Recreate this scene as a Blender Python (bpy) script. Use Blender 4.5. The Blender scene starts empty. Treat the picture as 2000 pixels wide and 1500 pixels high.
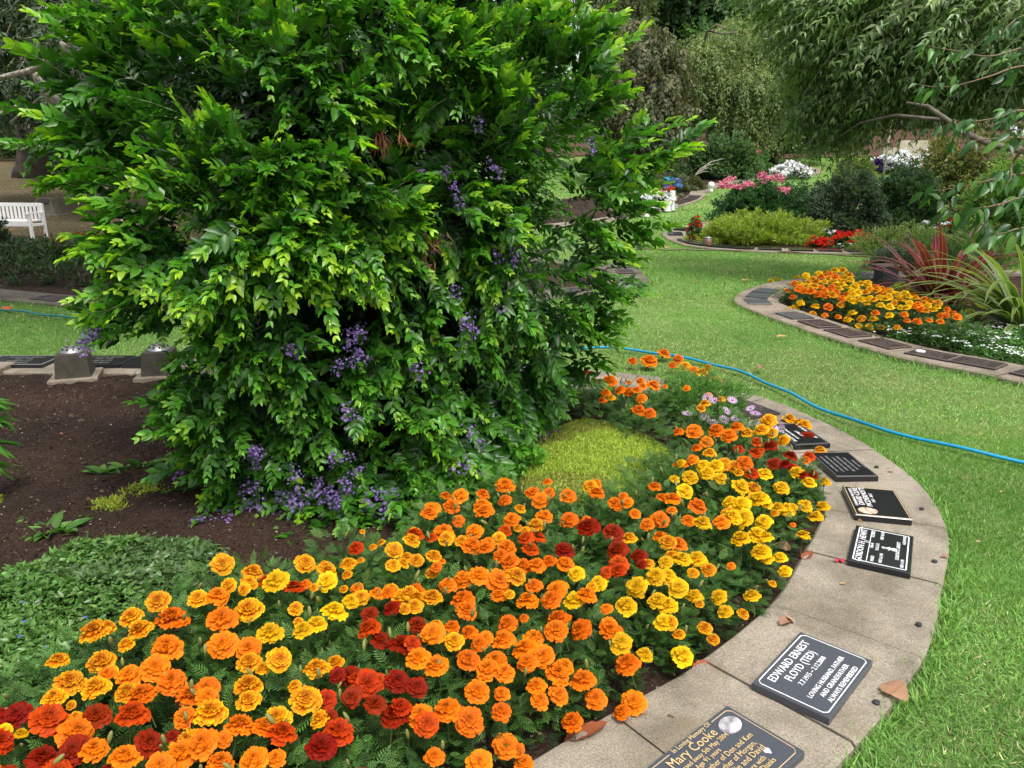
import bpy, math, random
import numpy as np
from mathutils import Vector, Matrix

# ------------------------------------------------------------ camera, world, sun, exposure
R = math.radians
scn = bpy.context.scene
COL = scn.collection
cam_d = bpy.data.cameras.new("camera")
cam = bpy.data.objects.new("camera", cam_d); COL.objects.link(cam); scn.camera = cam
cam_d.sensor_width = 36.0; cam_d.lens = 27.054; cam_d.clip_start = 0.05; cam_d.clip_end = 600
cam.location = (0, 0, 1.6); cam.rotation_euler = (R(74), 0, 0)

world = bpy.data.worlds.new("World"); scn.world = world; world.use_nodes = True
wn = world.node_tree.nodes; wl = world.node_tree.links
for n in list(wn): wn.remove(n)
sky = wn.new("ShaderNodeTexSky"); sky.sky_type = 'NISHITA'; sky.sun_disc = False
SUN_EL, SUN_AZ = 64.0, 150.0          # azimuth clockwise from +Y (high, right of and behind the camera)
sky.sun_elevation = R(SUN_EL); sky.sun_rotation = R(SUN_AZ)
sky.air_density = 1.0; sky.dust_density = 4.0; sky.ozone_density = 1.0
hsv = wn.new("ShaderNodeHueSaturation"); hsv.inputs["Saturation"].default_value = 0.32; hsv.inputs["Value"].default_value = 1.0
bg = wn.new("ShaderNodeBackground"); bg.inputs["Strength"].default_value = 0.15
wo = wn.new("ShaderNodeOutputWorld")
wl.new(sky.outputs[0], hsv.inputs["Color"]); wl.new(hsv.outputs[0], bg.inputs[0]); wl.new(bg.outputs[0], wo.inputs[0])

sun_d = bpy.data.lights.new("sun", 'SUN'); sun_d.energy = 1.5; sun_d.angle = R(10); sun_d.color = (1.0, 0.96, 0.9)
sun = bpy.data.objects.new("sun", sun_d); COL.objects.link(sun)
_el, _az = R(SUN_EL), R(SUN_AZ)
_dir = Vector((math.sin(_az)*math.cos(_el), math.cos(_az)*math.cos(_el), math.sin(_el)))
sun.rotation_euler = _dir.to_track_quat('Z', 'Y').to_euler(); sun.location = (0, 0, 20)
scn.view_settings.view_transform = 'Standard'; scn.view_settings.look = 'None'
scn.view_settings.gamma = 1.0; scn.view_settings.use_curve_mapping = False
scn.view_settings.exposure = 0.9
scn.render.engine = 'CYCLES'
scn.cycles.max_bounces = 6; scn.cycles.diffuse_bounces = 3; scn.cycles.glossy_bounces = 2
scn.cycles.transmission_bounces = 3; scn.cycles.transparent_max_bounces = 4

rng = np.random.default_rng(7); random.seed(7)

# ------------------------------------------------------------ geometry of the place
FPX = 1503.0; TH = R(16)
def sp(v, w=1.5): return w*np.logaddexp(0, np.asarray(v, float)/w)
def terr(x, y):
    y = np.minimum(np.asarray(y, float), 62.0)
    return .06*sp(y-15) + .06*sp(y-30)
def ray(px, py):
    x = (px-1000)/FPX; y = -(py-750)/FPX
    return np.array([x, math.cos(TH)+y*math.sin(TH), -math.sin(TH)+y*math.cos(TH)])
CAMP = np.array([0, 0, 1.6])
def march(px, py, hf):
    """first point along the sight line of a photo pixel that lies on the surface z = hf(x, y)"""
    d = ray(px, py); lo = 0.0; t = 0.4
    while t < 95:
        p = CAMP + d*t
        if p[2] <= hf(p[0], p[1]):
            a, b = lo, t
            for _ in range(24):
                m = (a+b)/2; p = CAMP + d*m
                if p[2] <= hf(p[0], p[1]): b = m
                else: a = m
            return CAMP + d*b
        lo = t; t *= 1.02
    return CAMP + d*95
def G(px, py, h=0.0): return march(px, py, lambda x, y: float(terr(x, y))+h)
def at(px, py, Y):
    d = ray(px, py); return CAMP + d*(Y/d[1])
def pxsize(npx, p):
    """metres that npx photo pixels span at point p"""
    depth = p[1]*math.cos(TH) - (p[2]-1.6)*math.sin(TH)
    return npx*depth/FPX

def catmull(P, n=8, closed=False):
    P = [np.asarray(p, float) for p in P]; out = []
    m = len(P)
    rngi = range(m if closed else m-1)
    for i in rngi:
        if closed: a, b, c, d = P[(i-1) % m], P[i], P[(i+1) % m], P[(i+2) % m]
        else: a, b, c, d = P[max(i-1, 0)], P[i], P[i+1], P[min(i+2, m-1)]
        for k in range(n):
            t = k/n
            out.append(.5*((2*b)+(-a+c)*t+(2*a-5*b+4*c-d)*t*t+(-a+3*b-3*c+d)*t**3))
    if not closed: out.append(P[-1])
    return np.array(out)
def resample(P, step):
    seg = np.linalg.norm(np.diff(P, axis=0), axis=1); s = np.concatenate([[0], np.cumsum(seg)])
    n = max(2, int(round(s[-1]/step))+1); q = np.linspace(0, s[-1], n)
    return np.stack([np.interp(q, s, P[:, k]) for k in range(P.shape[1])], 1)
def offset(P, w):
    t = np.gradient(P, axis=0); t /= np.linalg.norm(t, axis=1)[:, None]+1e-9
    return P + np.stack([-t[:, 1], t[:, 0]], 1)*w
def pip(poly, pts):
    if len(pts) > 400:
        lo, hi = poly.min(0), poly.max(0); k = ((pts > lo) & (pts < hi)).all(1); out = np.zeros(len(pts), bool)
        out[k] = _pip(poly[::3] if len(poly) > 150 else poly, pts[k]); return out
    return _pip(poly, pts)
def _pip(poly, pts):
    x, y = pts[:, 0], pts[:, 1]; ins = np.zeros(len(pts), bool); n = len(poly)
    for i in range(n):
        x1, y1 = poly[i]; x2, y2 = poly[(i+1) % n]
        c = ((y1 > y) != (y2 > y))
        with np.errstate(divide='ignore', invalid='ignore'):
            xi = (x2-x1)*(y-y1)/(y2-y1+1e-12)+x1
        ins ^= c & (x < xi)
    return ins
def dist_poly(line, pts):
    d = np.full(len(pts), 1e9)
    for a, b in zip(line[:-1], line[1:]):
        ab = b-a; t = np.clip(((pts-a)@ab)/(ab@ab+1e-12), 0, 1)
        d = np.minimum(d, np.linalg.norm(pts-(a+t[:, None]*ab), axis=1))
    return d
_ng = rng.random((64, 64))
def vnoise(x, y, s):
    x = np.asarray(x)*s; y = np.asarray(y)*s
    xi = np.floor(x).astype(int); yi = np.floor(y).astype(int); fx = x-xi; fy = y-yi
    fx = fx*fx*(3-2*fx); fy = fy*fy*(3-2*fy)
    a = _ng[xi % 64, yi % 64]; b = _ng[(xi+1) % 64, yi % 64]; c = _ng[xi % 64, (yi+1) % 64]; d = _ng[(xi+1) % 64, (yi+1) % 64]
    return (a*(1-fx)+b*fx)*(1-fy)+(c*(1-fx)+d*fx)*fy

# ------------------------------------------------------------ object helpers
def link(name, data, parent=None, mat=None, **props):
    o = bpy.data.objects.new(name, data); COL.objects.link(o)
    if parent is not None: o.parent = parent
    if mat is not None:
        data.materials.clear(); data.materials.append(mat)
    for k, v in props.items(): o[k] = v
    return o
def empty(name, loc, rz=0.0, label=None, category=None, group=None):
    o = bpy.data.objects.new(name, None); COL.objects.link(o); o.location = loc; o.rotation_euler = (0, 0, rz)
    o.empty_display_size = .1
    if label: o["label"] = label
    if category: o["category"] = category
    if group: o["group"] = group
    return o
def mesh_np(name, V, F, smooth=False, attr=None, mats=None, midx=None):
    """F: (n,k) int array"""
    me = bpy.data.meshes.new(name)
    V = np.asarray(V, np.float32); F = np.asarray(F, np.int32)
    n, k = F.shape
    me.vertices.add(len(V)); me.vertices.foreach_set("co", V.ravel())
    me.loops.add(n*k); me.loops.foreach_set("vertex_index", F.ravel())
    me.polygons.add(n)
    me.polygons.foreach_set("loop_start", np.arange(0, n*k, k, dtype=np.int32))
    try: me.polygons.foreach_set("loop_total", np.full(n, k, np.int32))
    except Exception: pass
    if smooth: me.polygons.foreach_set("use_smooth", np.ones(n, bool))
    if midx is not None: me.polygons.foreach_set("material_index", np.asarray(midx, np.int32))
    if attr is not None:
        a = me.attributes.new("col", 'FLOAT_COLOR', 'POINT')
        c = np.ones((len(V), 4), np.float32); c[:, :attr.shape[1]] = attr
        a.data.foreach_set("color", c.ravel())
    me.update(calc_edges=True)
    for m in (mats or []): me.materials.append(m)
    return me
def mesh_py(name, V, F, smooth=False):
    me = bpy.data.meshes.new(name); me.from_pydata([tuple(v) for v in V], [], F); me.update()
    if smooth: me.polygons.foreach_set("use_smooth", [True]*len(me.polygons))
    return me
class MB:
    """collects boxes, tubes and lathes into one mesh"""
    def __init__(s): s.V = []; s.F = []
    def add(s, V, F):
        o = len(s.V); s.V += [tuple(v) for v in V]; s.F += [tuple(i+o for i in f) for f in F]
    def box(s, c, d, rz=0.0, bevel=0.0, taper=1.0):
        x, y, z = d[0]/2, d[1]/2, d[2]/2; b = min(bevel, x*.9, y*.9, z*.9)
        V = []; F = []
        if b <= 0:
            for zz, k in ((-z, 1.0), (z, taper)): V += [(-x*k, -y*k, zz), (x*k, -y*k, zz), (x*k, y*k, zz), (-x*k, y*k, zz)]
            F = [(0, 3, 2, 1), (4, 5, 6, 7), (0, 1, 5, 4), (1, 2, 6, 5), (2, 3, 7, 6), (3, 0, 4, 7)]
        else:
            for zz, ins, k in ((-z, 0, 1), (z-b, 0, taper), (z, b, taper)):
                V += [(-(x-ins)*k, -(y-ins)*k, zz), ((x-ins)*k, -(y-ins)*k, zz), ((x-ins)*k, (y-ins)*k, zz), (-(x-ins)*k, (y-ins)*k, zz)]
            F = [(0, 3, 2, 1), (8, 9, 10, 11)]
            for l in (0, 4):
                for i in range(4): j = (i+1) % 4; F.append((l+i, l+j, l+4+j, l+4+i))
        cs, sn = math.cos(rz), math.sin(rz)
        s.add([(c[0]+vx*cs-vy*sn, c[1]+vx*sn+vy*cs, c[2]+vz) for vx, vy, vz in V], F)
    def tube(s, P, rad, n=8, cap=True):
        P = [Vector(p) for p in P]
        rad = [rad]*len(P) if isinstance(rad, (int, float)) else rad
        V = []; F = []; up = Vector((0, 0, 1))
        for i, p in enumerate(P):
            t = (P[min(i+1, len(P)-1)]-P[max(i-1, 0)]).normalized()
            a = t.cross(up if abs(t.z) < .95 else Vector((1, 0, 0))).normalized(); b = a.cross(t)
            for k in range(n):
                q = 2*math.pi*k/n; V.append(p+(a*math.cos(q)+b*math.sin(q))*rad[i])
        for i in range(len(P)-1):
            for k in range(n): l = (k+1) % n; F.append((i*n+k, i*n+l, (i+1)*n+l, (i+1)*n+k))
        if cap: F.append(tuple(range(n))[::-1]); F.append(tuple((len(P)-1)*n+k for k in range(n)))
        s.add(V, F)
    def lathe(s, prof, c=(0, 0, 0), n=20):
        V = []; F = []
        for r, z in prof:
            for k in range(n): q = 2*math.pi*k/n; V.append((c[0]+r*math.cos(q), c[1]+r*math.sin(q), c[2]+z))
        m = len(prof)
        for i in range(m-1):
            for k in range(n): l = (k+1) % n; F.append((i*n+k, i*n+l, (i+1)*n+l, (i+1)*n+k))
        F.append(tuple(range(n))[::-1]); F.append(tuple((m-1)*n+k for k in range(n)))
        s.add(V, F)
    def build(s, name, mat=None, parent=None, smooth=False, **props):
        return link(name, mesh_py(name, s.V, s.F, smooth), parent, mat, **props)

# ------------------------------------------------------------ materials
def mat_new(name):
    m = bpy.data.materials.new(name); m.use_nodes = True
    nt = m.node_tree; b = nt.nodes["Principled BSDF"]; return m, nt, b
def ramp(nt, src, stops):
    r = nt.nodes.new("ShaderNodeValToRGB"); e = r.color_ramp.elements
    while len(e) < len(stops): e.new(.5)
    for k, (p, c) in zip(e, stops): k.position = p; k.color = (*c, 1)
    nt.links.new(src, r.inputs[0]); return r
def noise(nt, scale, detail=4, rough=.6, coord="Object", dist=0.0):
    tc = nt.nodes.new("ShaderNodeTexCoord"); n = nt.nodes.new("ShaderNodeTexNoise")
    n.inputs["Scale"].default_value = scale; n.inputs["Detail"].default_value = detail; n.inputs["Roughness"].default_value = rough
    n.inputs["Distortion"].default_value = dist
    nt.links.new(tc.outputs[coord], n.inputs["Vector"]); return n
def mixc(nt, f, a, b, mode='MIX'):
    m = nt.nodes.new("ShaderNodeMix"); m.data_type = 'RGBA'; m.blend_type = mode
    for sock, v in ((0, f), (6, a), (7, b)):
        if isinstance(v, bpy.types.NodeSocket): nt.links.new(v, m.inputs[sock])
        elif isinstance(v, (int, float)): m.inputs[sock].default_value = v
        else: m.inputs[sock].default_value = (*v, 1)
    return m.outputs[2]
def bump(nt, b, h, strength=.4, dist=.01):
    n = nt.nodes.new("ShaderNodeBump"); n.inputs["Strength"].default_value = strength; n.inputs["Distance"].default_value = dist
    nt.links.new(h, n.inputs["Height"]); nt.links.new(n.outputs[0], b.inputs["Normal"])
def simple(name, c, rough=.6, spec=.5, metal=0.0, var=.12, scale=30, bmp=0.0):
    m, nt, b = mat_new(name)
    n = noise(nt, scale)
    lo = tuple(v*(1-var) for v in c); hi = tuple(min(1, v*(1+var)) for v in c)
    r = ramp(nt, n.outputs[0], [(.3, lo), (.7, hi)])
    nt.links.new(r.outputs[0], b.inputs["Base Color"])
    b.inputs["Roughness"].default_value = rough; b.inputs["Metallic"].default_value = metal
    b.inputs["Specular IOR Level"].default_value = spec
    if bmp: bump(nt, b, n.outputs[0], bmp)
    return m
def leafmat(name, rough=.4, spec=.5, trans=.3, gain=1.0):
    m, nt, b = mat_new(name)
    a = nt.nodes.new("ShaderNodeAttribute"); a.attribute_name = "col"
    n = noise(nt, 60, 2)
    r = ramp(nt, n.outputs[0], [(.3, (.8, .8, .8)), (.7, (1.15, 1.15, 1.15))])
    c = mixc(nt, 1.0, a.outputs["Color"], r.outputs[0], 'MULTIPLY')
    nt.links.new(c, b.inputs["Base Color"])
    b.inputs["Roughness"].default_value = rough; b.inputs["Specular IOR Level"].default_value = spec
    t = nt.nodes.new("ShaderNodeBsdfTranslucent")
    tc = mixc(nt, 1.0, c, (1.1*gain, 1.3*gain, .5*gain), 'MULTIPLY')
    nt.links.new(tc, t.inputs[0])
    mx = nt.nodes.new("ShaderNodeMixShader"); mx.inputs[0].default_value = trans
    out = nt.nodes["Material Output"]
    nt.links.new(b.outputs[0], mx.inputs[1]); nt.links.new(t.outputs[0], mx.inputs[2]); nt.links.new(mx.outputs[0], out.inputs[0])
    return m
M = {}
M['leaf'] = leafmat("glossy_leaf", .36, .5, .42)
M['matte_leaf'] = leafmat("matte_leaf", .55, .35, .33)
M['grass'] = leafmat("grass_blade", .6, .25, .3)
def petalmat():
    m, nt, b = mat_new("petal")
    a = nt.nodes.new("ShaderNodeAttribute"); a.attribute_name = "col"
    oi = nt.nodes.new("ShaderNodeObjectInfo")
    h = nt.nodes.new("ShaderNodeHueSaturation")
    mr = nt.nodes.new("ShaderNodeMapRange"); mr.inputs[3].default_value = .497; mr.inputs[4].default_value = .508
    nt.links.new(oi.outputs["Random"], mr.inputs[0]); nt.links.new(mr.outputs[0], h.inputs["Hue"])
    mv = nt.nodes.new("ShaderNodeMapRange"); mv.inputs[3].default_value = .85; mv.inputs[4].default_value = 1.08
    nt.links.new(oi.outputs["Random"], mv.inputs[0]); nt.links.new(mv.outputs[0], h.inputs["Value"])
    nt.links.new(a.outputs["Color"], h.inputs["Color"]); nt.links.new(h.outputs[0], b.inputs["Base Color"])
    b.inputs["Roughness"].default_value = .6; b.inputs["Specular IOR Level"].default_value = .12
    t = nt.nodes.new("ShaderNodeBsdfTranslucent"); nt.links.new(h.outputs[0], t.inputs[0])
    mx = nt.nodes.new("ShaderNodeMixShader"); mx.inputs[0].default_value = .3
    nt.links.new(b.outputs[0], mx.inputs[1]); nt.links.new(t.outputs[0], mx.inputs[2]); nt.links.new(mx.outputs[0], nt.nodes["Material Output"].inputs[0])
    return m
M['petal'] = petalmat()
def barkmat(name, c1, c2, scale=8):
    m, nt, b = mat_new(name); n = noise(nt, scale, 8, .7, dist=.6)
    r = ramp(nt, n.outputs[0], [(.35, c1), (.65, c2)]); nt.links.new(r.outputs[0], b.inputs["Base Color"])
    b.inputs["Roughness"].default_value = .85; bump(nt, b, n.outputs[0], .8, .03); return m
M['bark'] = barkmat("grey_bark", (.07, .055, .04), (.2, .17, .14))
M['bark_dark'] = barkmat("dark_bark", (.025, .018, .014), (.09, .065, .05), 4)
M['bark_pale'] = barkmat("pale_bark", (.13, .11, .09), (.42, .38, .32), 10)
M['stem'] = simple("green_stem", (.09, .13, .04), .6)
M['twig'] = simple("brown_twig", (.16, .10, .06), .7)
def soilmat():
    m, nt, b = mat_new("garden_soil")
    n1 = noise(nt, 90, 6, .75); n2 = noise(nt, 1.3, 3, .5); n3 = noise(nt, 420, 2, .6)
    r1 = ramp(nt, n1.outputs[0], [(.32, (.008, .005, .004)), (.5, (.026, .016, .011)), (.68, (.075, .05, .036))])
    r2 = ramp(nt, n2.outputs[0], [(.38, (.75, .7, .65)), (.62, (1.5, 1.3, 1.15))])
    c = mixc(nt, 1.0, r1.outputs[0], r2.outputs[0], 'MULTIPLY')
    r3 = ramp(nt, n3.outputs[0], [(.68, (0, 0, 0)), (.74, (1, 1, 1))])
    c = mixc(nt, r3.outputs[0], c, (.22, .17, .13))
    nt.links.new(c, b.inputs["Base Color"]); b.inputs["Roughness"].default_value = .9
    b.inputs["Specular IOR Level"].default_value = .2; bump(nt, b, n1.outputs[0], .9, .015); return m
M['soil'] = soilmat()
def lawnmat(name, g1, g2, dry, amt):
    m, nt, b = mat_new(name)
    n1 = noise(nt, 220, 5, .8); n2 = noise(nt, .55, 4, .6); n3 = noise(nt, 9, 4, .7)
    r1 = ramp(nt, n1.outputs[0], [(.3, g1), (.7, g2)])
    r3 = ramp(nt, n3.outputs[0], [(.35, (.8, .8, .8)), (.65, (1.2, 1.2, 1.2))])
    c = mixc(nt, 1.0, r1.outputs[0], r3.outputs[0], 'MULTIPLY')
    r2 = ramp(nt, n2.outputs[0], [(.5-amt*.5, (0, 0, 0)), (.8, (.8, .8, .8))])
    c = mixc(nt, r2.outputs[0], c, dry)
    nt.links.new(c, b.inputs["Base Color"]); b.inputs["Roughness"].default_value = .95
    b.inputs["Specular IOR Level"].default_value = .1; bump(nt, b, n1.outputs[0], .8, .02); return m
M['lawn'] = lawnmat("lawn_turf", (.07, .145, .032), (.20, .34, .085), (.28, .31, .13), .05)
M['dry'] = lawnmat("dry_turf", (.045, .045, .018), (.105, .095, .045), (.14, .10, .065), .6)  # dry grass colours, darkened to stand in for missing tree shade
M['mulch'] = simple("brown_mulch", (.085, .05, .035), .95, .1, var=.5, scale=14, bmp=.6)
def concmat(name, c, warm):
    m, nt, b = mat_new(name)
    n1 = noise(nt, 160, 6, .75); n2 = noise(nt, 3.5, 5, .65, dist=.4); n3 = noise(nt, 700, 2, .5); n4 = noise(nt, 7, 5, .7)
    r1 = ramp(nt, n1.outputs[0], [(.34, tuple(v*.5 for v in c)), (.66, tuple(v*1.5 for v in c))])
    r2 = ramp(nt, n2.outputs[0], [(.36, (.62, .6, .55)), (.6, (1.12, 1.1, 1.08))])
    k = mixc(nt, 1.0, r1.outputs[0], r2.outputs[0], 'MULTIPLY')
    r4 = ramp(nt, n4.outputs[0], [(.56, (0, 0, 0)), (.7, (.75, .75, .75))])
    k = mixc(nt, r4.outputs[0], k, warm)
    r3 = ramp(nt, n3.outputs[0], [(.30, (.3, .3, .3)), (.42, (1, 1, 1)), (.66, (1, 1, 1)), (.74, (1.7, 1.65, 1.5))])
    k = mixc(nt, 1.0, k, r3.outputs[0], 'MULTIPLY')
    nt.links.new(k, b.inputs["Base Color"]); b.inputs["Roughness"].default_value = .8
    b.inputs["Specular IOR Level"].default_value = .3; bump(nt, b, n1.outputs[0], .5, .004); return m
M['conc'] = concmat("exposed_concrete", (.265, .235, .185), (.20, .15, .09))
M['conc_far'] = concmat("kerb_concrete", (.25, .21, .165), (.19, .145, .10))
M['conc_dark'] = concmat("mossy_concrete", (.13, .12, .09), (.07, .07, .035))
M['pebble'] = concmat("pebble_concrete", (.07, .065, .05), (.05, .05, .03))
M['granite'] = simple("black_granite", (.014, .014, .016), .16, .5, var=.3, scale=300)
M['granite_grey'] = simple("grey_granite", (.05, .056, .066), .28, .5, var=.25, scale=400)  # grey stone, base colour raised to include a bluish sky reflection
M['bronze'] = simple("aged_bronze_dark", (.045, .032, .03), .5, .4, .3, var=.4, scale=120, bmp=.2)
M['bronze_rim'] = simple("bronze_rim", (.22, .17, .15), .5, .5, .3)
M['white'] = simple("white_letter", (.75, .76, .76), .5, var=.05)
M['gold'] = simple("gold_letter", (.55, .40, .2), .45, var=.1)
M['silver'] = simple("worn_letter", (.20, .20, .19), .5, var=.15)
M['whitepaint'] = simple("white_paint", (.75, .74, .72), .5, var=.06)
M['hose'] = simple("blue_hose", (.01, .27, .47), .35, .5, var=.08)
M['hose_teal'] = simple("teal_hose", (.01, .16, .17), .4, .5)
M['hose_brown'] = simple("brown_hose", (.12, .08, .05), .6)
M['orange_plastic'] = simple("orange_plastic", (.6, .09, .01), .4)
M['rubber'] = simple("dark_rubber", (.02, .025, .024), .55)
M['steel'] = simple("dull_steel", (.30, .30, .30), .5, .5, .9, var=.1)
M['blackhole'] = simple("dark_hole", (.004, .004, .004), .9)
M['deadleaf'] = leafmat("dry_leaf", .7, .2, .2)
M['portrait'] = simple("grey_portrait", (.42, .40, .42), .25, .5, var=.9, scale=22)
M['portrait2'] = simple("colour_portrait", (.62, .40, .30), .25, .5, var=.8, scale=40)
M['copper'] = simple("copper_vase", (.19, .10, .07), .4, .5, .4)
M['wall'] = simple("pale_render", (.40, .35, .27), .8, var=.15, scale=4)
# ------------------------------------------------------------ foliage builders (numpy)
def nrm(v): return v/(np.linalg.norm(v, axis=-1, keepdims=True)+1e-9)
def rnd_dir(n): return nrm(rng.normal(size=(n, 3)))
def tmpl(st, fold=.12, droop=.15):
    """leaf outline from stations (t, half width): along x, side y, normal z"""
    V = [(0, 0, 0)]; F = []
    for t, w in st: V += [(t, w, fold*w*2-droop*t*t), (t, 0, -droop*t*t), (t, -w, fold*w*2-droop*t*t)]
    V.append((1, 0, -droop)); n = len(st); L = lambda i, k: 1+3*i+k
    F += [(0, L(0, 1), L(0, 0)), (0, L(0, 2), L(0, 1))]
    for i in range(n-1):
        for k in (0, 1):
            F += [(L(i, k), L(i, k+1), L(i+1, k+1)), (L(i, k), L(i+1, k+1), L(i+1, k))]
    t = len(V)-1; F += [(L(n-1, 0), L(n-1, 1), t), (L(n-1, 1), L(n-1, 2), t)]
    return np.array(V, np.float32), np.array(F, np.int32)
TL_OV = tmpl([(.3, .46), (.68, .36)], .14, .22)                    # ovate leaf
TL_SER = tmpl([(.08, .16), (.2, .40), (.25, .36), (.38, .50), (.43, .45), (.56, .47), (.61, .40), (.73, .36), (.78, .28), (.88, .20)], .12, .2)
TL_LAN = tmpl([(.35, .5)], .1, .3)                                 # lanceolate, six triangles
TL_RH = (np.array([(0, 0, 0), (.45, .5, .05), (1, 0, -.1), (.45, -.5, .05)], np.float32), np.array([(0, 2, 1), (0, 3, 2)], np.int32))
TL_BL = (np.array([(0, .5, 0), (0, -.5, 0), (1, 0, 0)], np.float32), np.array([(0, 1, 2)], np.int32))
TL_BL3 = (np.array([(0, .5, 0), (0, -.5, 0), (.5, .42, 0), (.5, -.42, 0), (1, 0, -.12)], np.float32), np.array([(0, 1, 3), (0, 3, 2), (2, 3, 4)], np.int32))
def pinnate():
    V = []; F = []
    def leaflet(b, tip, w):
        d = np.array(tip)-np.array(b); s = np.array([-d[1], d[0], 0]); s = s/(np.linalg.norm(s)+1e-9)*w
        o = len(V); mid = np.array(b)+d*.45
        V.extend([tuple(b), tuple(mid+s+np.array([0, 0, .015])), tuple(tip), tuple(mid-s+np.array([0, 0, .015]))]); F.extend([(o, o+2, o+1), (o, o+3, o+2)])
    leaflet((0, 0, 0), (1, 0, -.06), .022)
    for i, t in enumerate((.22, .36, .5, .64, .78)):
        l = (.30, .36, .36, .30, .22)[i]
        for sg in (1, -1): leaflet((t, 0, -.05*t), (t+l*.62, sg*l*.85, -.05*t-.05), .04)
    leaflet((.8, 0, -.04), (1.15, 0, -.08), .06)
    return np.array(V, np.float32), np.array(F, np.int32)
TL_PIN = pinnate()
def leaves_np(T, P, D, N, L, W):
    V0, F0 = T; D = nrm(D); S = nrm(np.cross(N, D)); N2 = np.cross(D, S)
    n = len(P); L = np.broadcast_to(L, n); W = np.broadcast_to(W, n)
    V = P[:, None] + D[:, None]*(V0[None, :, 0:1]*L[:, None, None]) + S[:, None]*(V0[None, :, 1:2]*W[:, None, None]) + N2[:, None]*(V0[None, :, 2:3]*L[:, None, None])
    F = F0[None] + (np.arange(n)*len(V0))[:, None, None]
    return V.reshape(-1, 3), F.reshape(-1, 3), len(V0)
def leafmesh(name, T, P, D, N, L, W, C, mat, smooth=False):
    V, F, k = leaves_np(T, P, D, N, L, W)
    return mesh_np(name, V, F, smooth, np.repeat(C, k, 0), [mat])
def shoots(P0, D0, Ls, npair, leafL, asp, droop=.35, cold=None, cyoung=None, spiral=False, twist=.35, tipscale=.45, jit=.15, lift=.35):
    """leafy shoots: paired leaves along curved stems. returns leaf arrays and stem points"""
    n = len(P0); D0 = nrm(D0); t = (np.arange(npair)+.6)/npair
    Ls = np.broadcast_to(Ls, n); down = np.array([0, 0, -1.0]); dr = np.broadcast_to(droop, n)
    pos = P0[:, None] + D0[:, None]*(Ls[:, None, None]*t[None, :, None]) + down*(dr[:, None, None]*Ls[:, None, None]*(t**2)[None, :, None])
    tan = nrm(D0[:, None] + down*(2*dr[:, None, None]*t[None, :, None]))
    up = np.array([0, 0, 1.0]); side = nrm(np.cross(tan, up)+1e-4)
    nor = np.cross(side, tan)
    roll = rng.uniform(-twist, twist, (n, 1))+rng.normal(0, .12, (n, npair))+(np.arange(npair)[None]*1.57 if spiral else 0)
    side2 = side*np.cos(roll)[..., None]+nor*np.sin(roll)[..., None]
    nor2 = np.cross(side2, tan)
    out = []
    for sg in (1, -1):
        spread = (1.0-.55*t)[None, :, None]
        d = side2*sg*spread + tan*(.55+.6*t)[None, :, None] + nor2*lift*rng.uniform(.3, 1, (n, npair, 1)) + rng.normal(0, jit, (n, npair, 3))
        out.append((pos, d, nor2+rng.normal(0, .25, (n, npair, 3))))
    P = np.concatenate([o[0].reshape(-1, 3) for o in out]); D = np.concatenate([o[1].reshape(-1, 3) for o in out]); N = np.concatenate([o[2].reshape(-1, 3) for o in out])
    sc = (np.minimum(1, .55+1.8*t)*(1-(1-tipscale)*np.clip((t-.55)/.45, 0, 1)))[None]*rng.uniform(.8, 1.15, (n, npair))
    lL = np.broadcast_to(leafL, n)[:, None]*sc
    L = np.concatenate([lL.ravel(), (lL*rng.uniform(.85, 1.1, lL.shape)).ravel()])
    age = np.clip(t[None]**1.6+rng.normal(0, .06, (n, npair)), 0, 1); age = np.concatenate([age.ravel()]*2)
    sid = np.concatenate([np.repeat(np.arange(n), npair)]*2)
    return P, D, N, L, L*asp, age, sid, pos
def lerp(a, b, t): return np.asarray(a)*(1-t[:, None])+np.asarray(b)*t[:, None]
def varc(C, v=.15):
    k = rng.normal(1, v, (len(C), 1)); h = rng.normal(0, v*.4, (len(C), 3))
    return np.clip(C*k*(1+h), 0.002, .95)
def stems_np(pos, r0, nmax=None):
    """thin three-sided stems through pos (n, k, 3)"""
    n, k, _ = pos.shape; t = np.gradient(pos, axis=1); t = nrm(t)
    a = nrm(np.cross(t, np.array([0.01, .02, 1.0]))); b = np.cross(t, a); V = []
    rr = np.linspace(r0, r0*.4, k)[None, :, None]
    for q in (0, 2.094, 4.189): V.append(pos+(a*math.cos(q)+b*math.sin(q))*rr)
    V = np.stack(V, 2).reshape(-1, 3)   # n,k,3verts
    F = []
    base = (np.arange(n)*k*3)[:, None]
    for i in range(k-1):
        for j in range(3):
            l = (j+1) % 3
            F.append(np.stack([base[:, 0]+i*3+j, base[:, 0]+i*3+l, base[:, 0]+(i+1)*3+l, base[:, 0]+(i+1)*3+j], 1))
    return V, np.concatenate(F)

# ------------------------------------------------------------ the layout of kerbs and beds (plan, metres)
KW = .515
K = {}
K['near'] = resample(catmull([(-.45, .75), (.10, 1.12), (.60, 1.51), (.94, 1.77), (1.35, 2.18), (1.65, 2.62), (1.93, 3.10), (2.07, 3.62), (2.05, 4.16), (1.95, 4.6), (1.80, 5.02), (1.50, 5.36), (1.10, 5.64), (.65, 5.83), (.1, 5.96), (-.6, 6.06), (-1.6, 6.17), (-2.93, 6.27), (-4.4, 6.27), (-5.6, 6.3), (-7.0, 6.2)]), .05)
K['right'] = resample(catmull([(5.6, 2.6), (4.6, 4.2), (3.8, 5.48), (3.6, 5.8), (3.23, 6.28), (2.96, 7), (2.72, 8.04), (2.6, 8.8), (2.72, 9.31), (3.05, 9.89), (3.66, 10.54), (4.99, 11.37), (5.67, 11.53), (7.5, 11.6), (10, 11.6)]), .05)
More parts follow.
